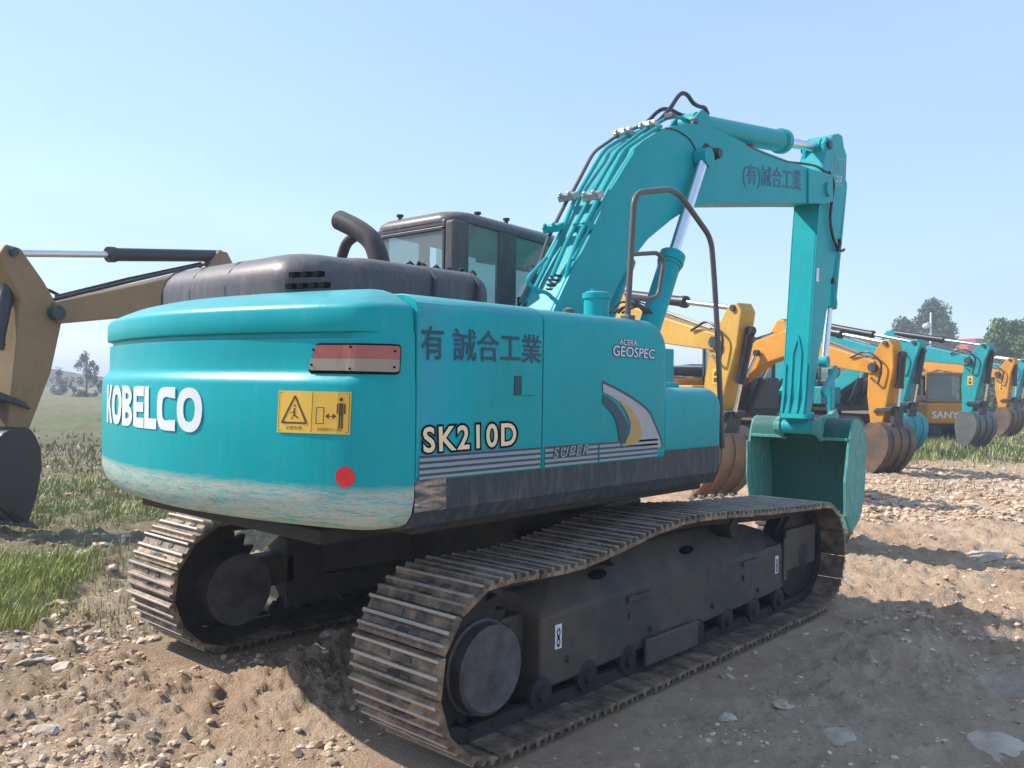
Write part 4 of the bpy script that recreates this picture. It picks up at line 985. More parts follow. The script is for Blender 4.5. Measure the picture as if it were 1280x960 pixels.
# top plates with ears and bosses either side of the arm
m = MB(); m.box((4.18, by0, 1.215), (4.23, CY-.20, 1.245)); m.box((4.18, CY+.20, 1.215), (4.23, by1, 1.245)); m.build('top_lip', M['teal_pale'], BK, bevel=.004)
m = MB()
for y0 in (CY-.235, CY+.185):
    m.prism([(PA.x-.085, PA.z-.05), (PA.x-.06, PA.z+.06), (PA.x+.02, PA.z+.09), (PA.x+.30, PA.z+.12), (PA.x+.42, PA.z+.18), (PA.x+.5, PA.z+.1), (PA.x+.48, PA.z-.02), (PA.x+.1, PA.z-.16)], y0, y0+.05)
    m.lathe((PA.x, y0+.025, PA.z-.02), (0, 1, 0), [(-.035, 0), (-.035, .085), (.035, .085), (.035, 0)], 20)
m.build('bucket_ear', M['teal_pale'], BK, bevel=.006)
m = MB(); m.prism([(4.50, 1.42), (4.60, 1.46), (4.60, 1.96), (4.50, 1.96)], CY-.20, CY-.155); m.prism([(4.50, 1.42), (4.60, 1.46), (4.60, 1.96), (4.50, 1.96)], CY+.155, CY+.20)
m.prism([(4.18, 1.72), (4.24, 1.66), (4.60, 1.92), (4.54, 2.0)], CY-.245, CY-.205); m.prism([(4.18, 1.72), (4.24, 1.66), (4.60, 1.92), (4.54, 2.0)], CY+.205, CY+.245)
m.build('bucket_link', M['teal'], BK, bevel=.01)

# ------------------------------------------------------------------ other excavators
def beam(pts, hs):                      # outline of a deep beam along a polyline in (r,z)
    P = [Vector((a, b)) for a, b in pts]; U = []; D = []
    for i, p in enumerate(P):
        d = (P[min(i+1, len(P)-1)]-P[max(i-1, 0)]).normalized(); n = Vector((-d.y, d.x)); U.append(p+n*hs[i][0]); D.append(p-n*hs[i][1])
    return [(q.x, q.y) for q in U]+[(q.x, q.y) for q in reversed(D)]
def other(loc, head, label, body, bucket, pose=None, scale=1., simple=False, armlabel=True, cabmat=None, group='excavators parked in a row on the dirt lot', rod_black=True, letters=None, bk_w=1.0):
    E_ = empty('excavator', (loc[0], loc[1], loc[2] if len(loc) > 2 else 0), head); E_.scale = (scale,)*3
    tag(E_, label, 'excavator', group)
    B = M[body]; cm = M[cabmat] if cabmat else M['skirt']
    for s_ in (-1, 1):
        m = MB(); yc = s_*1.1; out = []; inn_ = []
        for a in range(-90, 91, 15): out.append((1.7+.42*math.cos(R(a)), .44+.42*math.sin(R(a)))); 
        for a in range(90, 271, 15): out.append((-1.7+.42*math.cos(R(a)), .44+.42*math.sin(R(a))))
        m.prism(out, yc-.28, yc+.28)
        L = []
        for i in range(len(out)):
            a = Vector(out[i]); b = Vector(out[(i+1) % len(out)]); k = max(1, int((b-a).length/.12))
            for j in range(k): L.append(a.lerp(b, j/k))
        cen = Vector((0, .44))
        for i, p in enumerate(L):
            q = L[(i+1) % len(L)]; d = (q-p).normalized(); n_ = Vector((d.y, -d.x)); a = p-d*.012; b = p+d*.012
            m.prism([(a.x, a.y), (b.x, b.y), (b.x+n_.x*.03, b.y+n_.y*.03), (a.x+n_.x*.03, a.y+n_.y*.03)], yc-.29, yc+.29)
        T = m.build('track', M['shoe'], E_)
        m = MB(); m.prism([(-1.4, .25), (1.4, .25), (1.4, .6), (.8, .72), (-.8, .72), (-1.4, .6)], yc-.30, yc+.30); m.lathe((-1.7, yc, .44), (0, s_, 0), [(0, .26), (.31, .26), (.33, .2), (.33, 0)], 20); m.lathe((1.7, yc, .44), (0, s_, 0), [(0, .3), (.30, .3), (.31, .2), (.31, 0)], 20)
        m.build('track_frame', M['frame'], T, bevel=.02)
    m = MB(); m.box((-1.0, -.8, .5), (1.0, .8, .85)); m.lathe((0, 0, .8), (0, 0, 1), [(0, .55), (.25, .55)], 24); m.build('centre_frame', M['under'], E_)
    m = MB(); m.box((-2.0, -1.2, 1.02), (1.2, 1.2, 1.2)); m.build('revolving_frame', M['under'], E_, bevel=.02)
    # counterweight
    pl = [(-1.7, -1.3), (-2.0, -1.28), (-2.3, -1.05), (-2.5, -.5), (-2.55, 0), (-2.5, .5), (-2.3, 1.05), (-2.0, 1.28), (-1.7, 1.3)]
    m = MB(); m.prism(pl, 1.08, 1.98, ax=2); cwb = m.build('counterweight', B, E_, bevel=.08, seg=4)
    m = MB(); m.box((-1.69, -1.28, 1.2), (-.4, 1.28, 1.93)); m.box((-.39, -1.28, 1.2), (.9, -.35, 1.75)); m.build('side_door', B, E_, bevel=.05, seg=3)
    m = MB(); m.box((-1.95, -.95, 1.99), (-.55, .85, 2.22)); m.build('engine_hood', cm, E_, bevel=.08, seg=3)
    m = MB(); m.cyl((-1.1, -.5, 2.2), (-1.1, -.5, 2.6), .06, 10); m.build('exhaust_pipe', M['skirt'], E_)
    if letters:
        put_text('lettering', letters[0], lambda x, y: Vector((-2.57, .75-1.5*x, 1.35+.32*y)), M[letters[1]], cwb, bold=.03)
    # cab on the left
    m = MB(); x0, x1, y0, y1 = -.45, 1.2, .3, 1.27
    m.box((x0, y0, 1.2), (x1, y1, 1.95)); m.box((x0, y0, 2.78), (x1-.1, y1, 2.92))
    for a, b in ((x0, y0), (x0, y1-.09), (x1-.2, y0), (x1-.2, y1-.09), (.25, y0), (.25, y1-.09)): m.box((a, b, 1.94), (a+.09, b+.09, 2.80))
    C_ = m.build('cab', cm, E_, bevel=.03, seg=3)
    m = MB(); m.box((x0+.04, y0+.03, 1.95), (x1-.12, y0+.045, 2.78)); m.box((x0+.04, y1-.05, 1.95), (x1-.12, y1-.035, 2.78)); m.box((x1-.15, y0+.09, 1.95), (x1-.14, y1-.09, 2.78)); m.box((x0+.03, y0+.09, 1.95), (x0+.04, y1-.09, 2.78)); m.build('window', M['glass'], C_)
    m = MB(); m.box((0, .55, 1.9), (.45, 1.0, 2.1)); m.box((0, .55, 2.1), (.12, 1.0, 2.65)); m.build('seat', M['seat'], C_, bevel=.03)
    # boom / arm / bucket in the plane y = -.05
    p = dict(foot=(.25, 1.45), knee=(2.25, 3.05), tip=(5.05, 2.50), at=(5.42, 2.98), ab=(4.75, .86), hb=.24)
    if pose: p.update(pose)
    f_, k_, t_2, at_, ab_ = (Vector(p[q]) for q in ('foot', 'knee', 'tip', 'at', 'ab'))
    y0, y1 = -.22, .16
    kn1 = f_.lerp(k_, .82); kn2 = k_.lerp(t_2, .12); mid_ = k_.lerp(t_2, .55)
    out = beam([f_, f_.lerp(k_, .4), kn1, kn2, mid_, t_2], [(.12, .12), (.24, .24), (.30, .28), (.30, .28), (.2, .22), (.13, .13)])
    m = MB(); m.prism(out, y0, y1); bm = m.build('boom', B, E_, bevel=.02)
    m = MB(); m.tube([(q.x, y1*.3, q.y) for q in [f_.lerp(k_, .4)+Vector((-.18, .22)), kn1+Vector((-.15, .34)), kn2+Vector((.05, .35)), mid_+Vector((.05, .25)), t_2+Vector((0, .15))]], .022, 6)
    m.tube([(q.x, -.12, q.y) for q in [f_.lerp(k_, .4)+Vector((-.18, .22)), kn1+Vector((-.15, .34)), kn2+Vector((.05, .36)), mid_+Vector((.05, .27)), t_2+Vector((-.2, .22))]], .02, 6)
    m.build('hydraulic_pipe', M['hose'], bm)
    d = (ab_-t_2).normalized(); nrm = Vector((-d.y, d.x)); nrm = nrm if nrm.x > 0 else -nrm
    # arm: triangular head above the pin, tapering to the bucket pin
    A_ = [at_+Vector((-.10, .06)), at_+Vector((.07, .08)), at_+Vector((.16, -.06)), t_2+nrm*.42, ab_+nrm*.17, ab_+Vector((.06, -.09)), ab_+Vector((-.09, -.06)), ab_-nrm*.06, t_2.lerp(ab_, .45)-nrm*.16, t_2-nrm*.13+d*-.02, t_2.lerp(at_, .6)+Vector((-.18, -.02))]
    m = MB(); m.prism([(q.x, q.y) for q in A_], y0+.04, y1-.04); am = m.build('arm', B, E_, bevel=.02)
    m = MB(); m.cyl((t_2.x, y0-.05, t_2.y), (t_2.x, y1+.05, t_2.y), .09, 14); m.cyl((at_.x, y0+.0, at_.y), (at_.x, y1, at_.y), .05, 12); m.build('pin', M['skirt'], am)
    yc = (y0+y1)/2
    if armlabel:
        q = t_2.lerp(ab_, .35)+nrm*.08; m = MB(); m.box((q.x-.07, y0+.034, q.y-.12), (q.x+.07, y0+.042, q.y+.12)); lb = m.build('warning_label', M['label'], am)
        m = MB(); m.prism([(q.x-.045, q.y+.01), (q.x+.045, q.y+.01), (q.x, q.y+.09)], y0+.030, y0+.034); m.box((q.x-.04, y0+.030, q.y-.09), (q.x+.04, y0+.034, q.y-.02)); m.build('pictogram', M['labelink'], lb)
    cb = 'black' if rod_black else body
    a_ = k_+Vector((.15, .42)); cylinder((a_.x, yc, a_.y), (at_.x-.03, yc, at_.y), .58, .085, .042, 'arm_cylinder', E_, cb)
    m = MB(); m.prism([(k_.x-.15, k_.y+.2), (a_.x-.08, a_.y+.06), (a_.x+.08, a_.y+.06), (k_.x+.5, k_.y+.15)], yc-.12, yc+.12); m.build('cylinder_bracket', B, bm, bevel=.02)
    for s_ in (-.29, .29): cylinder((1.15, yc+s_, 1.15), (kn1.x, yc+s_, kn1.y-.02), .58, .08, .042, 'boom_cylinder', E_, cb)
    a_ = t_2+nrm*.52-d*.25; b_ = ab_+nrm*.42-d*.42; cylinder((a_.x, yc, a_.y), (b_.x, yc, b_.y), .62, .07, .036, 'bucket_cylinder', E_, cb)
    m = MB(); qa = ab_+nrm*.05-d*.38
    m.prism([(qa.x-.04, qa.y-.04), (qa.x+.04, qa.y+.05), (b_.x+.04, b_.y+.05), (b_.x-.02, b_.y-.05)], y0-.02, y1+.02); m.prism([(b_.x-.05, b_.y), (b_.x+.05, b_.y+.02), (ab_.x+.44, ab_.y+.05), (ab_.x+.34, ab_.y-.03)], y0+.05, y1-.05); m.build('bucket_link', M['skirt'], am, bevel=.01)
    m = MB(); m.tube(rounded([(t_2.x-.5, y0-.03, t_2.y+.2), (t_2.x-.1, y0-.06, t_2.y+.35), (t_2.x+.25, y0-.05, t_2.y+.1), (t_2.x+.15, y0-.04, t_2.y-.35), (t_2.x-.02, y0-.03, t_2.y-.2)], .15, 4), .02, 6); m.build('hydraulic_hose', M['hose'], am)
    # bucket
    bm_ = M[bucket] if bucket in M else B
    sec_ = [(-.04, -.08), (.08, .13), (.28, .15), (.46, .05), (.54, -.14), (.52, -.38), (.40, -.62), (.24, -.80), (.10, -.90)]
    sp_ = [(ab_.x+q.x, ab_.y+q.y) for q in spline([(a, b, 0) for a, b in sec_], 3)]; N = len(sp_); w_ = .52*bk_w
    m = MB(); cen = Vector((ab_.x+.2, ab_.y-.35)); inn2 = [((q[0]-cen.x)*.94+cen.x, (q[1]-cen.y)*.94+cen.y) for q in sp_]
    m.add([(a, yc-w_, b) for a, b in sp_]+[(a, yc+w_, b) for a, b in sp_]+[(a, yc-w_, b) for a, b in inn2]+[(a, yc+w_, b) for a, b in inn2],
          [(i, i+1, N+i+1, N+i) for i in range(N-1)]+[(2*N+i, 3*N+i, 3*N+i+1, 2*N+i+1) for i in range(N-1)]+[(0, N, 3*N, 2*N), (N-1, 2*N-1, 4*N-1, 3*N-1)], True)
    BKT = m.build('bucket', bm_, E_)
    m = MB()
    for yy in (yc-w_-.02, yc+w_): m.prism(sp_+[(ab_.x+.0, ab_.y-.62), (ab_.x-.06, ab_.y-.3)], yy, yy+.02)
    m.prism([(ab_.x-.08, ab_.y-.08), (ab_.x, ab_.y+.1), (ab_.x+.42, ab_.y+.14), (ab_.x+.42, ab_.y-.02), (ab_.x+.05, ab_.y-.14)], y0-.02, y0+.03); m.prism([(ab_.x-.08, ab_.y-.08), (ab_.x, ab_.y+.1), (ab_.x+.42, ab_.y+.14), (ab_.x+.42, ab_.y-.02), (ab_.x+.05, ab_.y-.14)], y1-.03, y1+.02)
    m.build('side_plate', bm_, BKT, bevel=.006)
    for fy in (-.62, 0, .62):
        m = MB(); P_ = [q for q in sp_[9:]]; m.loft([[(a, yc+fy*w_-.035, b), (a, yc+fy*w_+.035, b), (a+.025, yc+fy*w_+.035, b-.008), (a+.025, yc+fy*w_-.035, b-.008)] for a, b in P_], smooth=False); m.build('wear_strip', bm_, BKT)
    for k in range(5):
        yy = yc+(k-2)*w_*.46; m = MB(); bx, bz = ab_.x+.10, ab_.y-.90
        m.loft([[(bx+.03, yy-.035, bz-.03), (bx+.03, yy+.035, bz-.03), (bx, yy+.035, bz+.04), (bx, yy-.035, bz+.04)], [(bx-.15, yy-.012, bz-.10), (bx-.15, yy+.012, bz-.10), (bx-.16, yy+.012, bz-.08), (bx-.16, yy-.012, bz-.08)]], smooth=False)
        m.build('tooth', M['hub'], BKT)
    return E_

def body_from_bucket(u, v, z, head, reach, dep=None, ax=2):
    g = at(u, v, 2, z); return (g.x-reach*math.cos(head), g.y-reach*math.sin(head))
def place(px_, depth, head, reach):      # body position so that the bucket ends under pixel column px_ at this depth
    d = ray(px_, 480); g = CP+d*depth; return (g.x-reach*math.cos(head), g.y-reach*math.sin(head))
h2 = R(-102)
other(place(912, 13.3, R(-108), 5.1), R(-108), 'pale yellow excavator with a brown worn bucket, just behind the big teal one', 'yellow', 'rust', pose=dict(tip=(5.0, 2.42), at=(5.35, 2.92), ab=(4.75, .98), knee=(2.3, 2.95)), bk_w=.85)
other(place(1108, 17.2, R(-106), 5.0), R(-106), 'orange excavator with a rusty brown bucket, right of the big teal bucket', 'orange', 'bucket_in', pose=dict(tip=(4.85, 2.15), at=(5.1, 2.62), ab=(4.85, .92), knee=(2.3, 2.75)), armlabel=False, bk_w=.82)
other(place(1140, 21.3, R(-104), 5.0), R(-104), 'teal excavator with a bright teal bucket and yellow arm label, right of the orange excavator', 'teal_bg', 'teal_bg', pose=dict(tip=(4.75, 2.45), at=(5.15, 2.85), ab=(4.6, .98), knee=(2.2, 3.0)), letters=None)
other(place(1222, 23.6, R(-104), 4.9), R(-104), 'teal excavator with a dark grey bucket, in front of the yellow rear with black window', 'teal_bg', 'greybucket', pose=dict(tip=(4.75, 2.50), at=(5.15, 2.9), ab=(4.65, .98), knee=(2.2, 2.95)))
other(place(1262, 30.5, R(-104), 5.0), R(-104), 'ochre orange excavator at the right edge of the picture, below the round tree', 'orange', 'bucket_in', pose=dict(tip=(4.7, 2.25), at=(5.1, 2.75), ab=(4.8, .95), knee=(2.2, 2.75)))
g = place(1276, 36, R(-104), 5.0)
other(g, R(-104), 'teal excavator farthest back at the right edge, mostly behind the ochre orange one', 'teal_bg', 'greybucket', pose=dict(tip=(4.75, 2.5), at=(5.15, 2.9), ab=(4.6, .9), knee=(2.2, 2.95)))
# yellow machine seen from behind, wide dark window above a yellow panel
d = ray(1181, 480); g = CP+d*27.2
S_ = empty('excavator', (g.x, g.y, 0), R(42+8)); tag(S_, 'small yellow excavator seen from behind, black window above a yellow panel with pale letters', 'excavator', 'excavators parked in a row on the dirt lot')
m = MB(); m.prism([(-.05, -.62), (0, -.65), (1.2, -.65), (1.2, .65), (0, .65), (-.05, .62)], .62, 1.28, ax=2); yb_ = m.build('counterweight', M['orange'], S_, bevel=.06, seg=3)
put_text('lettering', 'SANY', lambda x, y: Vector((-.054, .45-.9*x, .80+.22*y)), M['white'], yb_, bold=.02)
m = MB(); m.box((.0, -.62, 1.30), (.1, .62, 1.36)); m.box((.0, -.62, 1.36), (.08, -.54, 2.15)); m.box((.0, .54, 1.36), (.08, .62, 2.15)); m.box((.0, -.62, 2.12), (1.3, .62, 2.24)); m.box((1.2, -.62, 1.3), (1.28, -.54, 2.15)); m.box((1.2, .54, 1.3), (1.28, .62, 2.15)); m.build('cab', M['ochre'], S_, bevel=.03, seg=3)
m = MB(); m.box((.03, -.54, 1.36), (.04, .54, 2.12)); m.box((1.2, -.54, 1.36), (1.21, .54, 2.12)); m.build('window', M['glass'], S_)
m = MB(); m.box((.35, -.5, 1.3), (.5, .5, 2.1)); m.box((.12, -.5, 1.3), (1.1, .5, 1.5)); m.build('seat', M['seat'], S_, bevel=.04)  # oversized seat block, added as a dark panel to blacken the window
for s_ in (-1, 1):
    m = MB(); out = [(1.15+.3*math.cos(R(a)), .3+.3*math.sin(R(a))) for a in range(-90, 91, 15)]+[(-.2+.3*math.cos(R(a)), .3+.3*math.sin(R(a))) for a in range(90, 271, 15)]; m.prism(out, s_*.55-.15, s_*.55+.15); m.build('track', M['under'], S_, bevel=.01)
m = MB(); m.box((-.1, -.6, .5), (1.3, .6, .61)); m.box((.2, -.4, .3), (.9, .4, .5)); m.build('revolving_frame', M['under'], S_)
m = MB(); m.prism(beam([(1.3, .9), (2.0, 1.9), (2.9, 1.7)], [(.1, .1), (.14, .14), (.08, .08)]), -.1, .1); m.build('boom', M['orange'], S_, bevel=.02)
m = MB(); m.prism(beam([(2.85, 1.85), (2.7, .7)], [(.12, .1), (.07, .07)]), -.09, .09); m.build('arm', M['orange'], S_, bevel=.02)
m = MB(); m.prism([(2.6, .75), (2.9, .8), (3.05, .5), (2.9, .25), (2.6, .2), (2.8, .45)], -.3, .3); m.build('bucket', M['bucket_in'], S_, bevel=.01)

# left machine, turned the other way
hd = R(197)
oL = other((4.10, 8.20), hd, 'yellow excavator with brown shade put into its colour, at the left edge, facing left beyond the teal counterweight', 'ochre', 'black',
           pose=dict(foot=(.25, 1.45), knee=(2.2, 3.15), tip=(5.1, 2.52), at=(5.62, 3.16), ab=(5.50, 1.06)), bk_w=.8, group='excavators parked in a row on the dirt lot')

# ------------------------------------------------------------------ far things
def leaves_mat(name, c1, c2):
    t = NT(name); n = t.noise(t.co(), .9, 4, .6); oi = t.n('ShaderNodeNewGeometry').outputs['Random Per Island']
    c = t.mix(n, c1, c2); c = t.mix(t.math('MULTIPLY', oi, .5), c, tuple(min(1, x*1.7) for x in c2)); t.base(c); t.rough(.7)
    t.b.inputs['Transmission Weight'].default_value = 0; return t.m
LM1 = leaves_mat('dark_leaves', (.025, .055, .025), (.06, .11, .045)); LM2 = leaves_mat('green_leaves', (.04, .09, .018), (.10, .17, .03)); LM3 = leaves_mat('grey_leaves', (.05, .06, .045), (.11, .12, .09))
bark = metal('bark', (.10, .08, .06), .9, 0, amt=.5)
def leaf_cloud(centers, radii, n, size, seed):
    r = np.random.default_rng(seed); k = r.integers(0, len(centers), n); C_ = np.array(centers)[k]; Ra = np.array(radii)[k]
    d = r.normal(size=(n, 3)); d /= np.linalg.norm(d, axis=1)[:, None]; P = C_+d*(Ra*(r.random(n)**.45)[:, None])
    a = r.normal(size=(n, 3)); a /= np.linalg.norm(a, axis=1)[:, None]; b = np.cross(a, r.normal(size=(n, 3))); b /= np.linalg.norm(b, axis=1)[:, None]
    s = size*(.6+.8*r.random(n))[:, None]
    V = np.stack([P-a*s, P+b*s*.5, P+a*s, P-b*s*.5], 1).reshape(-1, 3); F = np.arange(4*n).reshape(n, 4); return V, F
def tree(name, loc, H, prof, label, mat, n=5000, leaf=.12, seed=1, cat='tree', trunk=.2, group=None, clumps=46, crad=.16):
    T = empty(name, loc); tag(T, label, cat, group); r = random.Random(seed); cs = []; rs = []
    for i in range(clumps):
        t = r.random(); rad = np.interp(t, [p[0] for p in prof], [p[1] for p in prof]); a = r.random()*6.283; q = rad*math.sqrt(r.random())*1.0
        cs.append((q*math.cos(a), q*math.sin(a), H*t)); s = H*crad*(.6+.7*r.random()); rs.append((s*.8, s*.8, s))
    V, F = leaf_cloud(cs, rs, n, leaf, seed); V[:, 2] = np.maximum(V[:, 2], .05); np_mesh('crown', V, F, mat, False, T)
    m = MB(); m.tube([(0, 0, -.2), (.05*H/8, 0, H*.3), (0, .06*H/8, H*.6), (0, 0, H*.88)], trunk, 8, True, trunk*.2)
    for i in range(0, clumps, 3):
        c = Vector(cs[i]); b = Vector((0, 0, max(.2, c.z*.6))); m.tube([b, b.lerp(c, .5)+Vector((0, 0, .1)), c], trunk*.3, 5, True, trunk*.06)
    m.build('trunk', bark, T); return T
def gpos(u, D, z=0): g = CP+ray(u, 480)*D; return (g.x, g.y, z)
tree('poplar_tree', gpos(1165, 95), 10.8, [(0, .5), (.2, 2.2), (.45, 2.9), (.7, 2.3), (1, .6)], 'tallest dark green tree behind the lamp pole', LM1, 26000, .15, 3, trunk=.22, clumps=80, crad=.10)
tree('poplar_tree', gpos(1127, 92), 8.6, [(0, .5), (.3, 1.3), (.6, 1.6), (1, .5)], 'narrow dark tree left of the tallest tree', LM1, 14000, .15, 4, trunk=.16, clumps=44, crad=.11)
tree('broadleaf_tree', gpos(1264, 66), 6.3, [(0, 1.2), (.3, 3.1), (.6, 2.9), (.8, 2.2), (.92, 1.0)], 'round bright green tree at the right edge of the photo', LM2, 34000, .13, 5, trunk=.2, clumps=80, crad=.14)
tree('sparse_tree', gpos(108, 72), 3.6, [(0, 1.0), (.3, 1.5), (.7, 1.0), (1, .3)], 'grey sparse tree on the horizon left of the counterweight', LM3, 3200, .08, 6, trunk=.10, clumps=40, crad=.10)
tree('sparse_tree', gpos(76, 80), 2.4, [(0, .8), (.5, 1.3), (1, .3)], 'low grey bush on the horizon close to the brown arm', LM3, 1200, .09, 8, cat='bush', trunk=.07, clumps=24, crad=.16)
for i, (u, D, H, w_) in enumerate(((905, 60, 2.6, 3), (950, 52, 3.0, 3.2), (990, 50, 3.2, 3), (1035, 55, 2.8, 3), (1080, 60, 3.0, 3), (1120, 62, 3.2, 3.2), (1200, 70, 3.5, 3), (1235, 58, 3.1, 3.5), (1285, 50, 3.2, 3.5))):
    tree('bush', gpos(u, D), H, [(0, w_*.8), (.5, w_*.8), (1, w_*.35)], ['dark bush far behind the pale yellow arm', 'dark bush beyond the big teal arm, left side', 'dark bush beyond the big teal bucket', 'dark bush left of the orange arm', 'dark bush right behind the orange arm', 'dark bush below the narrow tree', 'dark bush beneath the red building', 'dark bush left of the round green tree', 'dark bush at the right edge under the round tree'][i],
         LM1, 7000, .12, 20+i, cat='bush', trunk=.08, group='bushes beyond the parked excavators', clumps=30, crad=.2)
# bank on the horizon at the left
def bank():
    n = 120; co_ = []; F = []
    for i in range(n):
        u = -900+i*10; D = 150; g = gpos(u, D); h = 2.6+fbm(np.array([i*.13]), np.array([3.]), 1, 4)[0]*2.4; h = max(h, 1.2)*(1 if u < 70 else max(.25, 1-(u-70)/110))
        f = Vector((math.cos(YAW), math.sin(YAW), 0))
        for k, (off, z) in enumerate(((-9, -1), (-3, h*.7), (0, h), (8, h*.8), (20, -1))): co_.append((g[0]+f.x*off, g[1]+f.y*off, z))
    for i in range(n-1):
        for k in range(4): a = i*5+k; F.append((a, a+5, a+6, a+1))
    t = NT('scrub_bank'); nn = t.noise(t.co(), .6, 8, .7); t.base(t.ramp(nn, [(.35, (.05, .065, .05)), (.6, (.12, .12, .09))])); t.rough(1); t.bump(nn, .5)
    tag(np_mesh('hill', np.array(co_), np.array(F), t.m), kind='structure')
bank()
# lamp pole
g = gpos(1162.5, 60); L_ = empty('street_lamp', g); tag(L_, 'white lamp pole with a round white head, in front of the tallest tree', 'lamp')
m = MB(); m.tube([(0, 0, 0), (0, 0, 6.9)], .09, 10, True, .06); m.build('pole', M['white'], L_)
m = MB(); d_ = -_rt; m.tube([(0, 0, 6.2), (d_.x*.25, d_.y*.25, 6.2)], .03, 8); m.build('arm', M['white'], L_)
m = MB(); m.lathe((d_.x*.33, d_.y*.33, 5.78), (0, 0, 1), [(0, 0), (.03, .15), (.12, .23), (.22, .24), (.32, .18), (.38, 0)], 16); m.build('lamp_head', M['white'], L_)
# red building
g = gpos(1207, 130); B_ = empty('building', g, YAW+R(20)); tag(B_, 'distant low white building with a red roof and red upper wall', 'building')
m = MB(); m.box((-3, -3.2, 0), (5, 3.0, 6.6)); wl = m.build('wall', M['white'], B_, bevel=.05)
redm = plain('red_cladding', (.42, .05, .06), .6)
m = MB(); m.box((-3.1, -3.3, 6.6), (5.1, 1.6, 8.7)); m.box((-3.15, -3.35, 8.7), (5.2, 1.65, 8.9)); m.box((-3.1, 1.6, 6.6), (5.0, 3.05, 7.8)); m.build('roof', redm, B_, bevel=.05)
for k in range(4): m = MB(); m.box((-3.03, -2.6+k*1.4, 3.6), (-2.99, -1.8+k*1.4, 5.5)); m.build('window', M['black'], B_)
# light fence and shed far behind
g = gpos(884, 46); F_ = empty('fence', g, YAW-R(90)); tag(F_, 'pale metal fence panels far behind the pale yellow excavator', 'fence')
for k in range(7): m = MB(); m.box((-2.4+k*.8, -.03, 0), (-2.34+k*.8, .03, 2.75)); m.build('post', M['white'], F_)
m = MB()
for z in (.4, 1.6, 2.7): m.box((-2.4, -.02, z), (2.46, .02, z+.05))
for k in range(40): m.box((-2.36+k*.12, -.008, .4), (-2.35+k*.12, .008, 2.7))
m.build('rail', M['white'], F_)
g = gpos(893, 58); H_ = empty('shed', g, YAW); tag(H_, 'small grey flat roofed shed far behind the pale yellow excavator', 'shed')
shedm = plain('shed_grey', (.22, .25, .28), .7)
m = MB(); m.box((0, -1.2, 0), (3, 1.5, 2.9)); m.build('wall', shedm, H_, bevel=.02); m = MB(); m.box((-.2, -1.4, 2.9), (3.2, 1.7, 3.1)); m.build('roof', M['skirt'], H_, bevel=.02)

# ------------------------------------------------------------------ rocks, gravel, grass
rockm = NT('rock'); _c = rockm.co(); _n = rockm.noise(_c, 6, 8, .7); rockm.base(rockm.ramp(_n, [(.3, (.34, .25, .19)), (.5, (.52, .42, .33)), (.7, (.62, .55, .47))])); rockm.rough(.9); rockm.bump(_n, .03, .8); rockm = rockm.m
rockw = NT('pale_rock'); _c = rockw.co(); _n = rockw.noise(_c, 5, 8, .7); rockw.base(rockw.ramp(_n, [(.3, (.30, .23, .17)), (.5, (.46, .37, .29)), (.7, (.58, .50, .42))])); rockw.rough(.9); rockw.bump(_n, .03, .8); rockw = rockw.m
import bmesh
def ico(sub, seed, amp=.25):
    b = bmesh.new(); bmesh.ops.create_icosphere(b, subdivisions=sub, radius=1); r = np.random.default_rng(seed); V = np.array([v.co[:] for v in b.verts]); F = np.array([[v.index for v in f.verts] for f in b.faces]); b.free()
    for k in range(7):
        n_ = r.normal(size=3); n_ /= np.linalg.norm(n_); c = .55+.3*r.random(); d = V@n_; V = V-np.outer(np.maximum(d-c, 0), n_)*.95
    V *= 1+amp*(fbm(V[:, 0]+5, V[:, 1]+V[:, 2]*1.7, 1.6, 3, seed)[:, None])
    return V, F
rocks = [(40, 838, .13, .4, 'flat tan stone at the left edge'), (75, 843, .10, .5, 'small tan stone among the rubble near the left edge'), (105, 818, .07, .5, 'brown stone below the bright grass tuft'), (15, 815, .08, .6, 'angular stone at the far left below the grass'), (128, 688, .10, .5, 'reddish lump behind the far track'),
         (95, 700, .12, .5, 'brown clod beside the grass tuft'), (410, 802, .10, .6, 'mossy stone under the counterweight'), (60, 915, .09, .5, 'tan stone near the bottom left corner'), (150, 935, .07, .5, 'small stone near the bottom left'),
         (1158, 758, .055, .7, 'small pale stone alone on the sunlit dirt'), (1237, 697, .30, .30, 'wide pale slab of rock on the road near the right edge'), (1270, 706, .12, .4, 'pale rock at the right end of the slab'), (1240, 930, .22, .26, 'flat white rock in the bottom right corner'),
         (910, 845, .06, .5, 'pale flat stone beside the near track'), (905, 895, .07, .45, 'grey flat stone right of the near track'), (1055, 925, .13, .30, 'low pale stone at the bottom, right of the middle'), (980, 880, .06, .4, 'small grey stone in the shade of the machine')]
for i, (u, v, s, fl, lab) in enumerate(rocks):
    V, F = ico(4, 100+i, .38); p = at(u, v, 2, 0.0); z = float(hgt(p.x, p.y)); V = V*np.array([s, s*.75, s*fl]); a = i*1.3; V = V@np.array([[math.cos(a), math.sin(a), 0], [-math.sin(a), math.cos(a), 0], [0, 0, 1]])
    o = np_mesh('rock', V, F, rockw if 'pale' in lab or 'white' in lab else rockm, False); o.location = (p.x, p.y, z-s*fl*(.45 if s > .15 else .1)); tag(o, lab, 'rock', 'stones lying on the dirt')
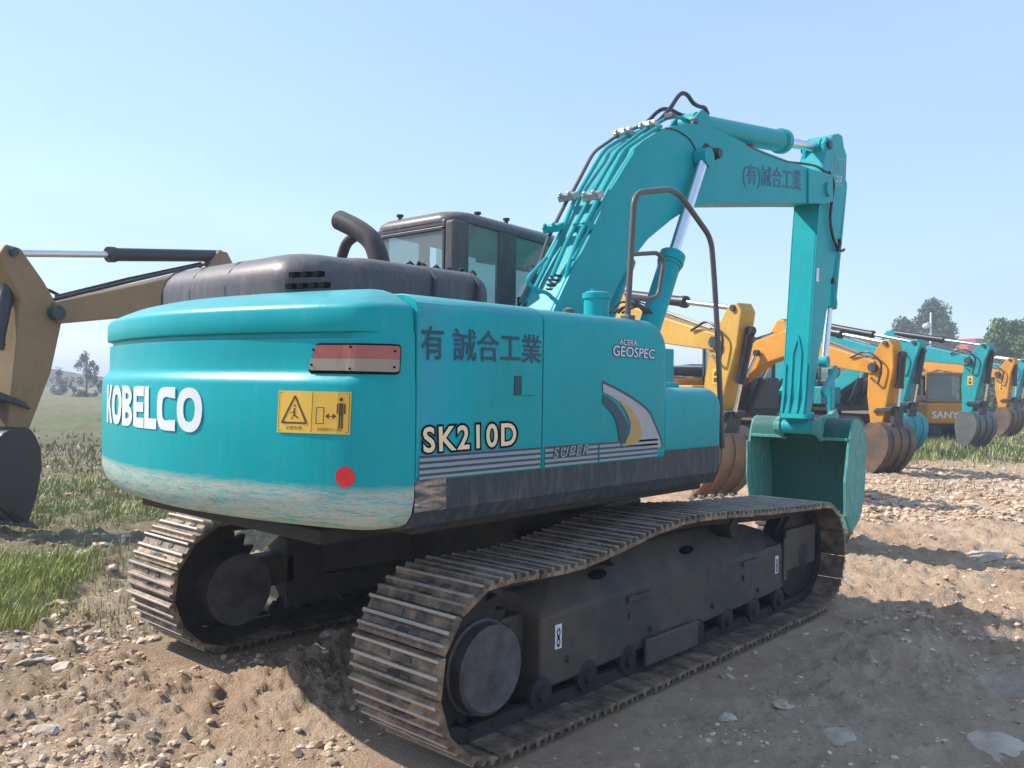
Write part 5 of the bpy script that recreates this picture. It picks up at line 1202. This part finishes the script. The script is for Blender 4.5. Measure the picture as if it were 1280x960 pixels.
def scatter_gravel(n):
    protos = [ico(2 if k < 3 else 1, 200+k, .7) for k in range(8)]; Vs = []; Fs = []; off = 0; r = np.random.default_rng(11)
    i = 0
    while i < n:
        u = r.uniform(-60, 1340); v = 480+ (r.random()**.75)*560+14
        if v < 560 and u < 1000: continue
        p = at(u, v, 2, 0.)
        x, y = p.x, p.y
        dist = math.hypot(x-CP.x, y-CP.y)
        if dist > 26: continue
        left = y+.6*x > -3.6 and u < 480
        cl = float(fbm(np.array([x]), np.array([y]), .9, 3, 70)[0])
        if r.random() > (1.0 if left else .75)*np.clip(.55+cl*1.8, .08, 1): continue
        if abs(abs(y)-1.195) < .34 and -2.2 < x < 2.4: continue
        s = (.004+.021*r.random()**6)*(1 if dist < 6 else 1+dist/16)*(1.25 if left else .85)
        if i > n*.74:
            u = r.uniform(1075, 1400); v = r.uniform(583, 655); p = at(u, v, 2, 0.); x, y = p.x, p.y; s = .012+.05*r.random()**3
        V, F = protos[r.integers(8)]; a = r.random()*6.28; V = V*np.array([s*(.8+.6*r.random()), s, s*(.45+.4*r.random())]); V = V@np.array([[math.cos(a), math.sin(a), 0], [-math.sin(a), math.cos(a), 0], [0, 0, 1]])
        Vs.append(V+np.array([x, y, float(hgt(x, y))+s*.15])); Fs.append(F+off); off += len(V); i += 1
    return np.concatenate(Vs), np.concatenate(Fs)
V, F = scatter_gravel(16000)
gm = NT('gravel_stone'); gi = gm.n('ShaderNodeNewGeometry').outputs['Random Per Island']; gm.base(gm.ramp(gi, [(0, (.36, .24, .165)), (.4, (.54, .385, .27)), (.85, (.62, .465, .34)), (1, (.68, .58, .47))])); gm.rough(.95)
tag(np_mesh('gravel', V, F, gm.m, False), kind='stuff')
def grass(n, pick, hmin, hmax, mat, name, seed, wid=.006):
    r = np.random.default_rng(seed); P = pick(r, n); n = len(P); h = r.uniform(hmin, hmax, n)*(.55+.45*r.random(n)); a = r.random(n)*6.283; lean = r.uniform(.1, .75, n)*h
    dist = np.hypot(P[:, 0]-CP.x, P[:, 1]-CP.y); w_ = wid*(.7+.6*r.random(n))*np.maximum(1, dist/7)
    z = hgt(P[:, 0], P[:, 1]); wx = np.cos(a+1.57)*w_; wy = np.sin(a+1.57)*w_; lx = np.cos(a)*lean; ly = np.sin(a)*lean
    B0 = np.stack([P[:, 0]-wx, P[:, 1]-wy, z-.01], 1); B1 = np.stack([P[:, 0]+wx, P[:, 1]+wy, z-.01], 1)
    M0 = np.stack([P[:, 0]-wx*.8+lx*.35, P[:, 1]-wy*.8+ly*.35, z+h*.6], 1); M1 = np.stack([P[:, 0]+wx*.8+lx*.35, P[:, 1]+wy*.8+ly*.35, z+h*.6], 1); T = np.stack([P[:, 0]+lx, P[:, 1]+ly, z+h], 1)
    V = np.stack([B0, B1, M1, M0, T], 1).reshape(-1, 3); b = np.arange(n)[:, None]*5
    F = np.concatenate([b+np.array([[0, 1, 2]]), b+np.array([[0, 2, 3]]), b+np.array([[3, 2, 4]])]); tag(np_mesh(name, V, F, mat, False), kind='stuff')
def gmat(name, a, b, c):
    t = NT(name); i = t.n('ShaderNodeNewGeometry').outputs['Random Per Island']; t.base(t.ramp(i, [(0, a), (.55, b), (1, c)])); t.rough(.65); t.b.inputs['Subsurface Weight'].default_value = 0; return t.m
GR1 = gmat('green_grass', (.17, .22, .06), (.28, .33, .10), (.46, .43, .24)); GR2 = gmat('bright_grass', (.17, .23, .03), (.32, .36, .06), (.50, .46, .18)); GR3 = gmat('dry_grass', (.16, .15, .06), (.28, .24, .12), (.40, .35, .2))
def px_pick(u0, u1, v0, v1, thr=-.05, f=1.1):
    def fn(r, n):
        out = []
        u = r.uniform(u0, u1, n*2); v = r.uniform(v0, v1, n*2)
        for a, b in zip(u, v):
            p = at(a, b, 2, 0.)
            out.append((p.x, p.y))
        P = np.array(out); eu = np.minimum(u-u0, u1-u)/(u1-u0); ev = np.minimum(v-v0, v1-v)/(v1-v0); e = np.clip(np.minimum(eu, ev*.8)*4, 0, 1)
        k = fbm(P[:, 0], P[:, 1], f, 3, 44)*.8+fbm(P[:, 0], P[:, 1], f*5, 2, 45)*.5+r.normal(size=len(P))*.12-(1-e)*.55 > thr; P = P[k][:n]; return P
    return fn
grass(15000, px_pick(-160, 330, 572, 675, -.06, .9), .04, .17, GR1, 'grass', 1, .0045)
grass(9000, px_pick(-160, 330, 548, 690, -.02, .7), .03, .16, GR3, 'grass', 11, .004)
grass(5000, px_pick(-120, 300, 540, 600, .0), .05, .2, GR3, 'grass', 2)
grass(9000, px_pick(-160, 125, 668, 800, -.10, .8), .04, .19, GR2, 'grass', 3, .003)
grass(3000, px_pick(-160, 190, 650, 830, -.0, .8), .03, .16, GR3, 'grass', 13, .003)
grass(1600, px_pick(-60, 330, 660, 830, .16), .03, .10, GR3, 'grass', 4, .004)
grass(14000, px_pick(1090, 1400, 540, 584, -.1), .06, .30, GR1, 'grass', 5, .0028)
grass(14000, px_pick(780, 1400, 506, 556, -.1, .3), .1, .4, GR1, 'grass', 6, .003)
grass(3000, px_pick(1040, 1400, 560, 640, .12, .6), .03, .14, GR3, 'grass', 15, .003)
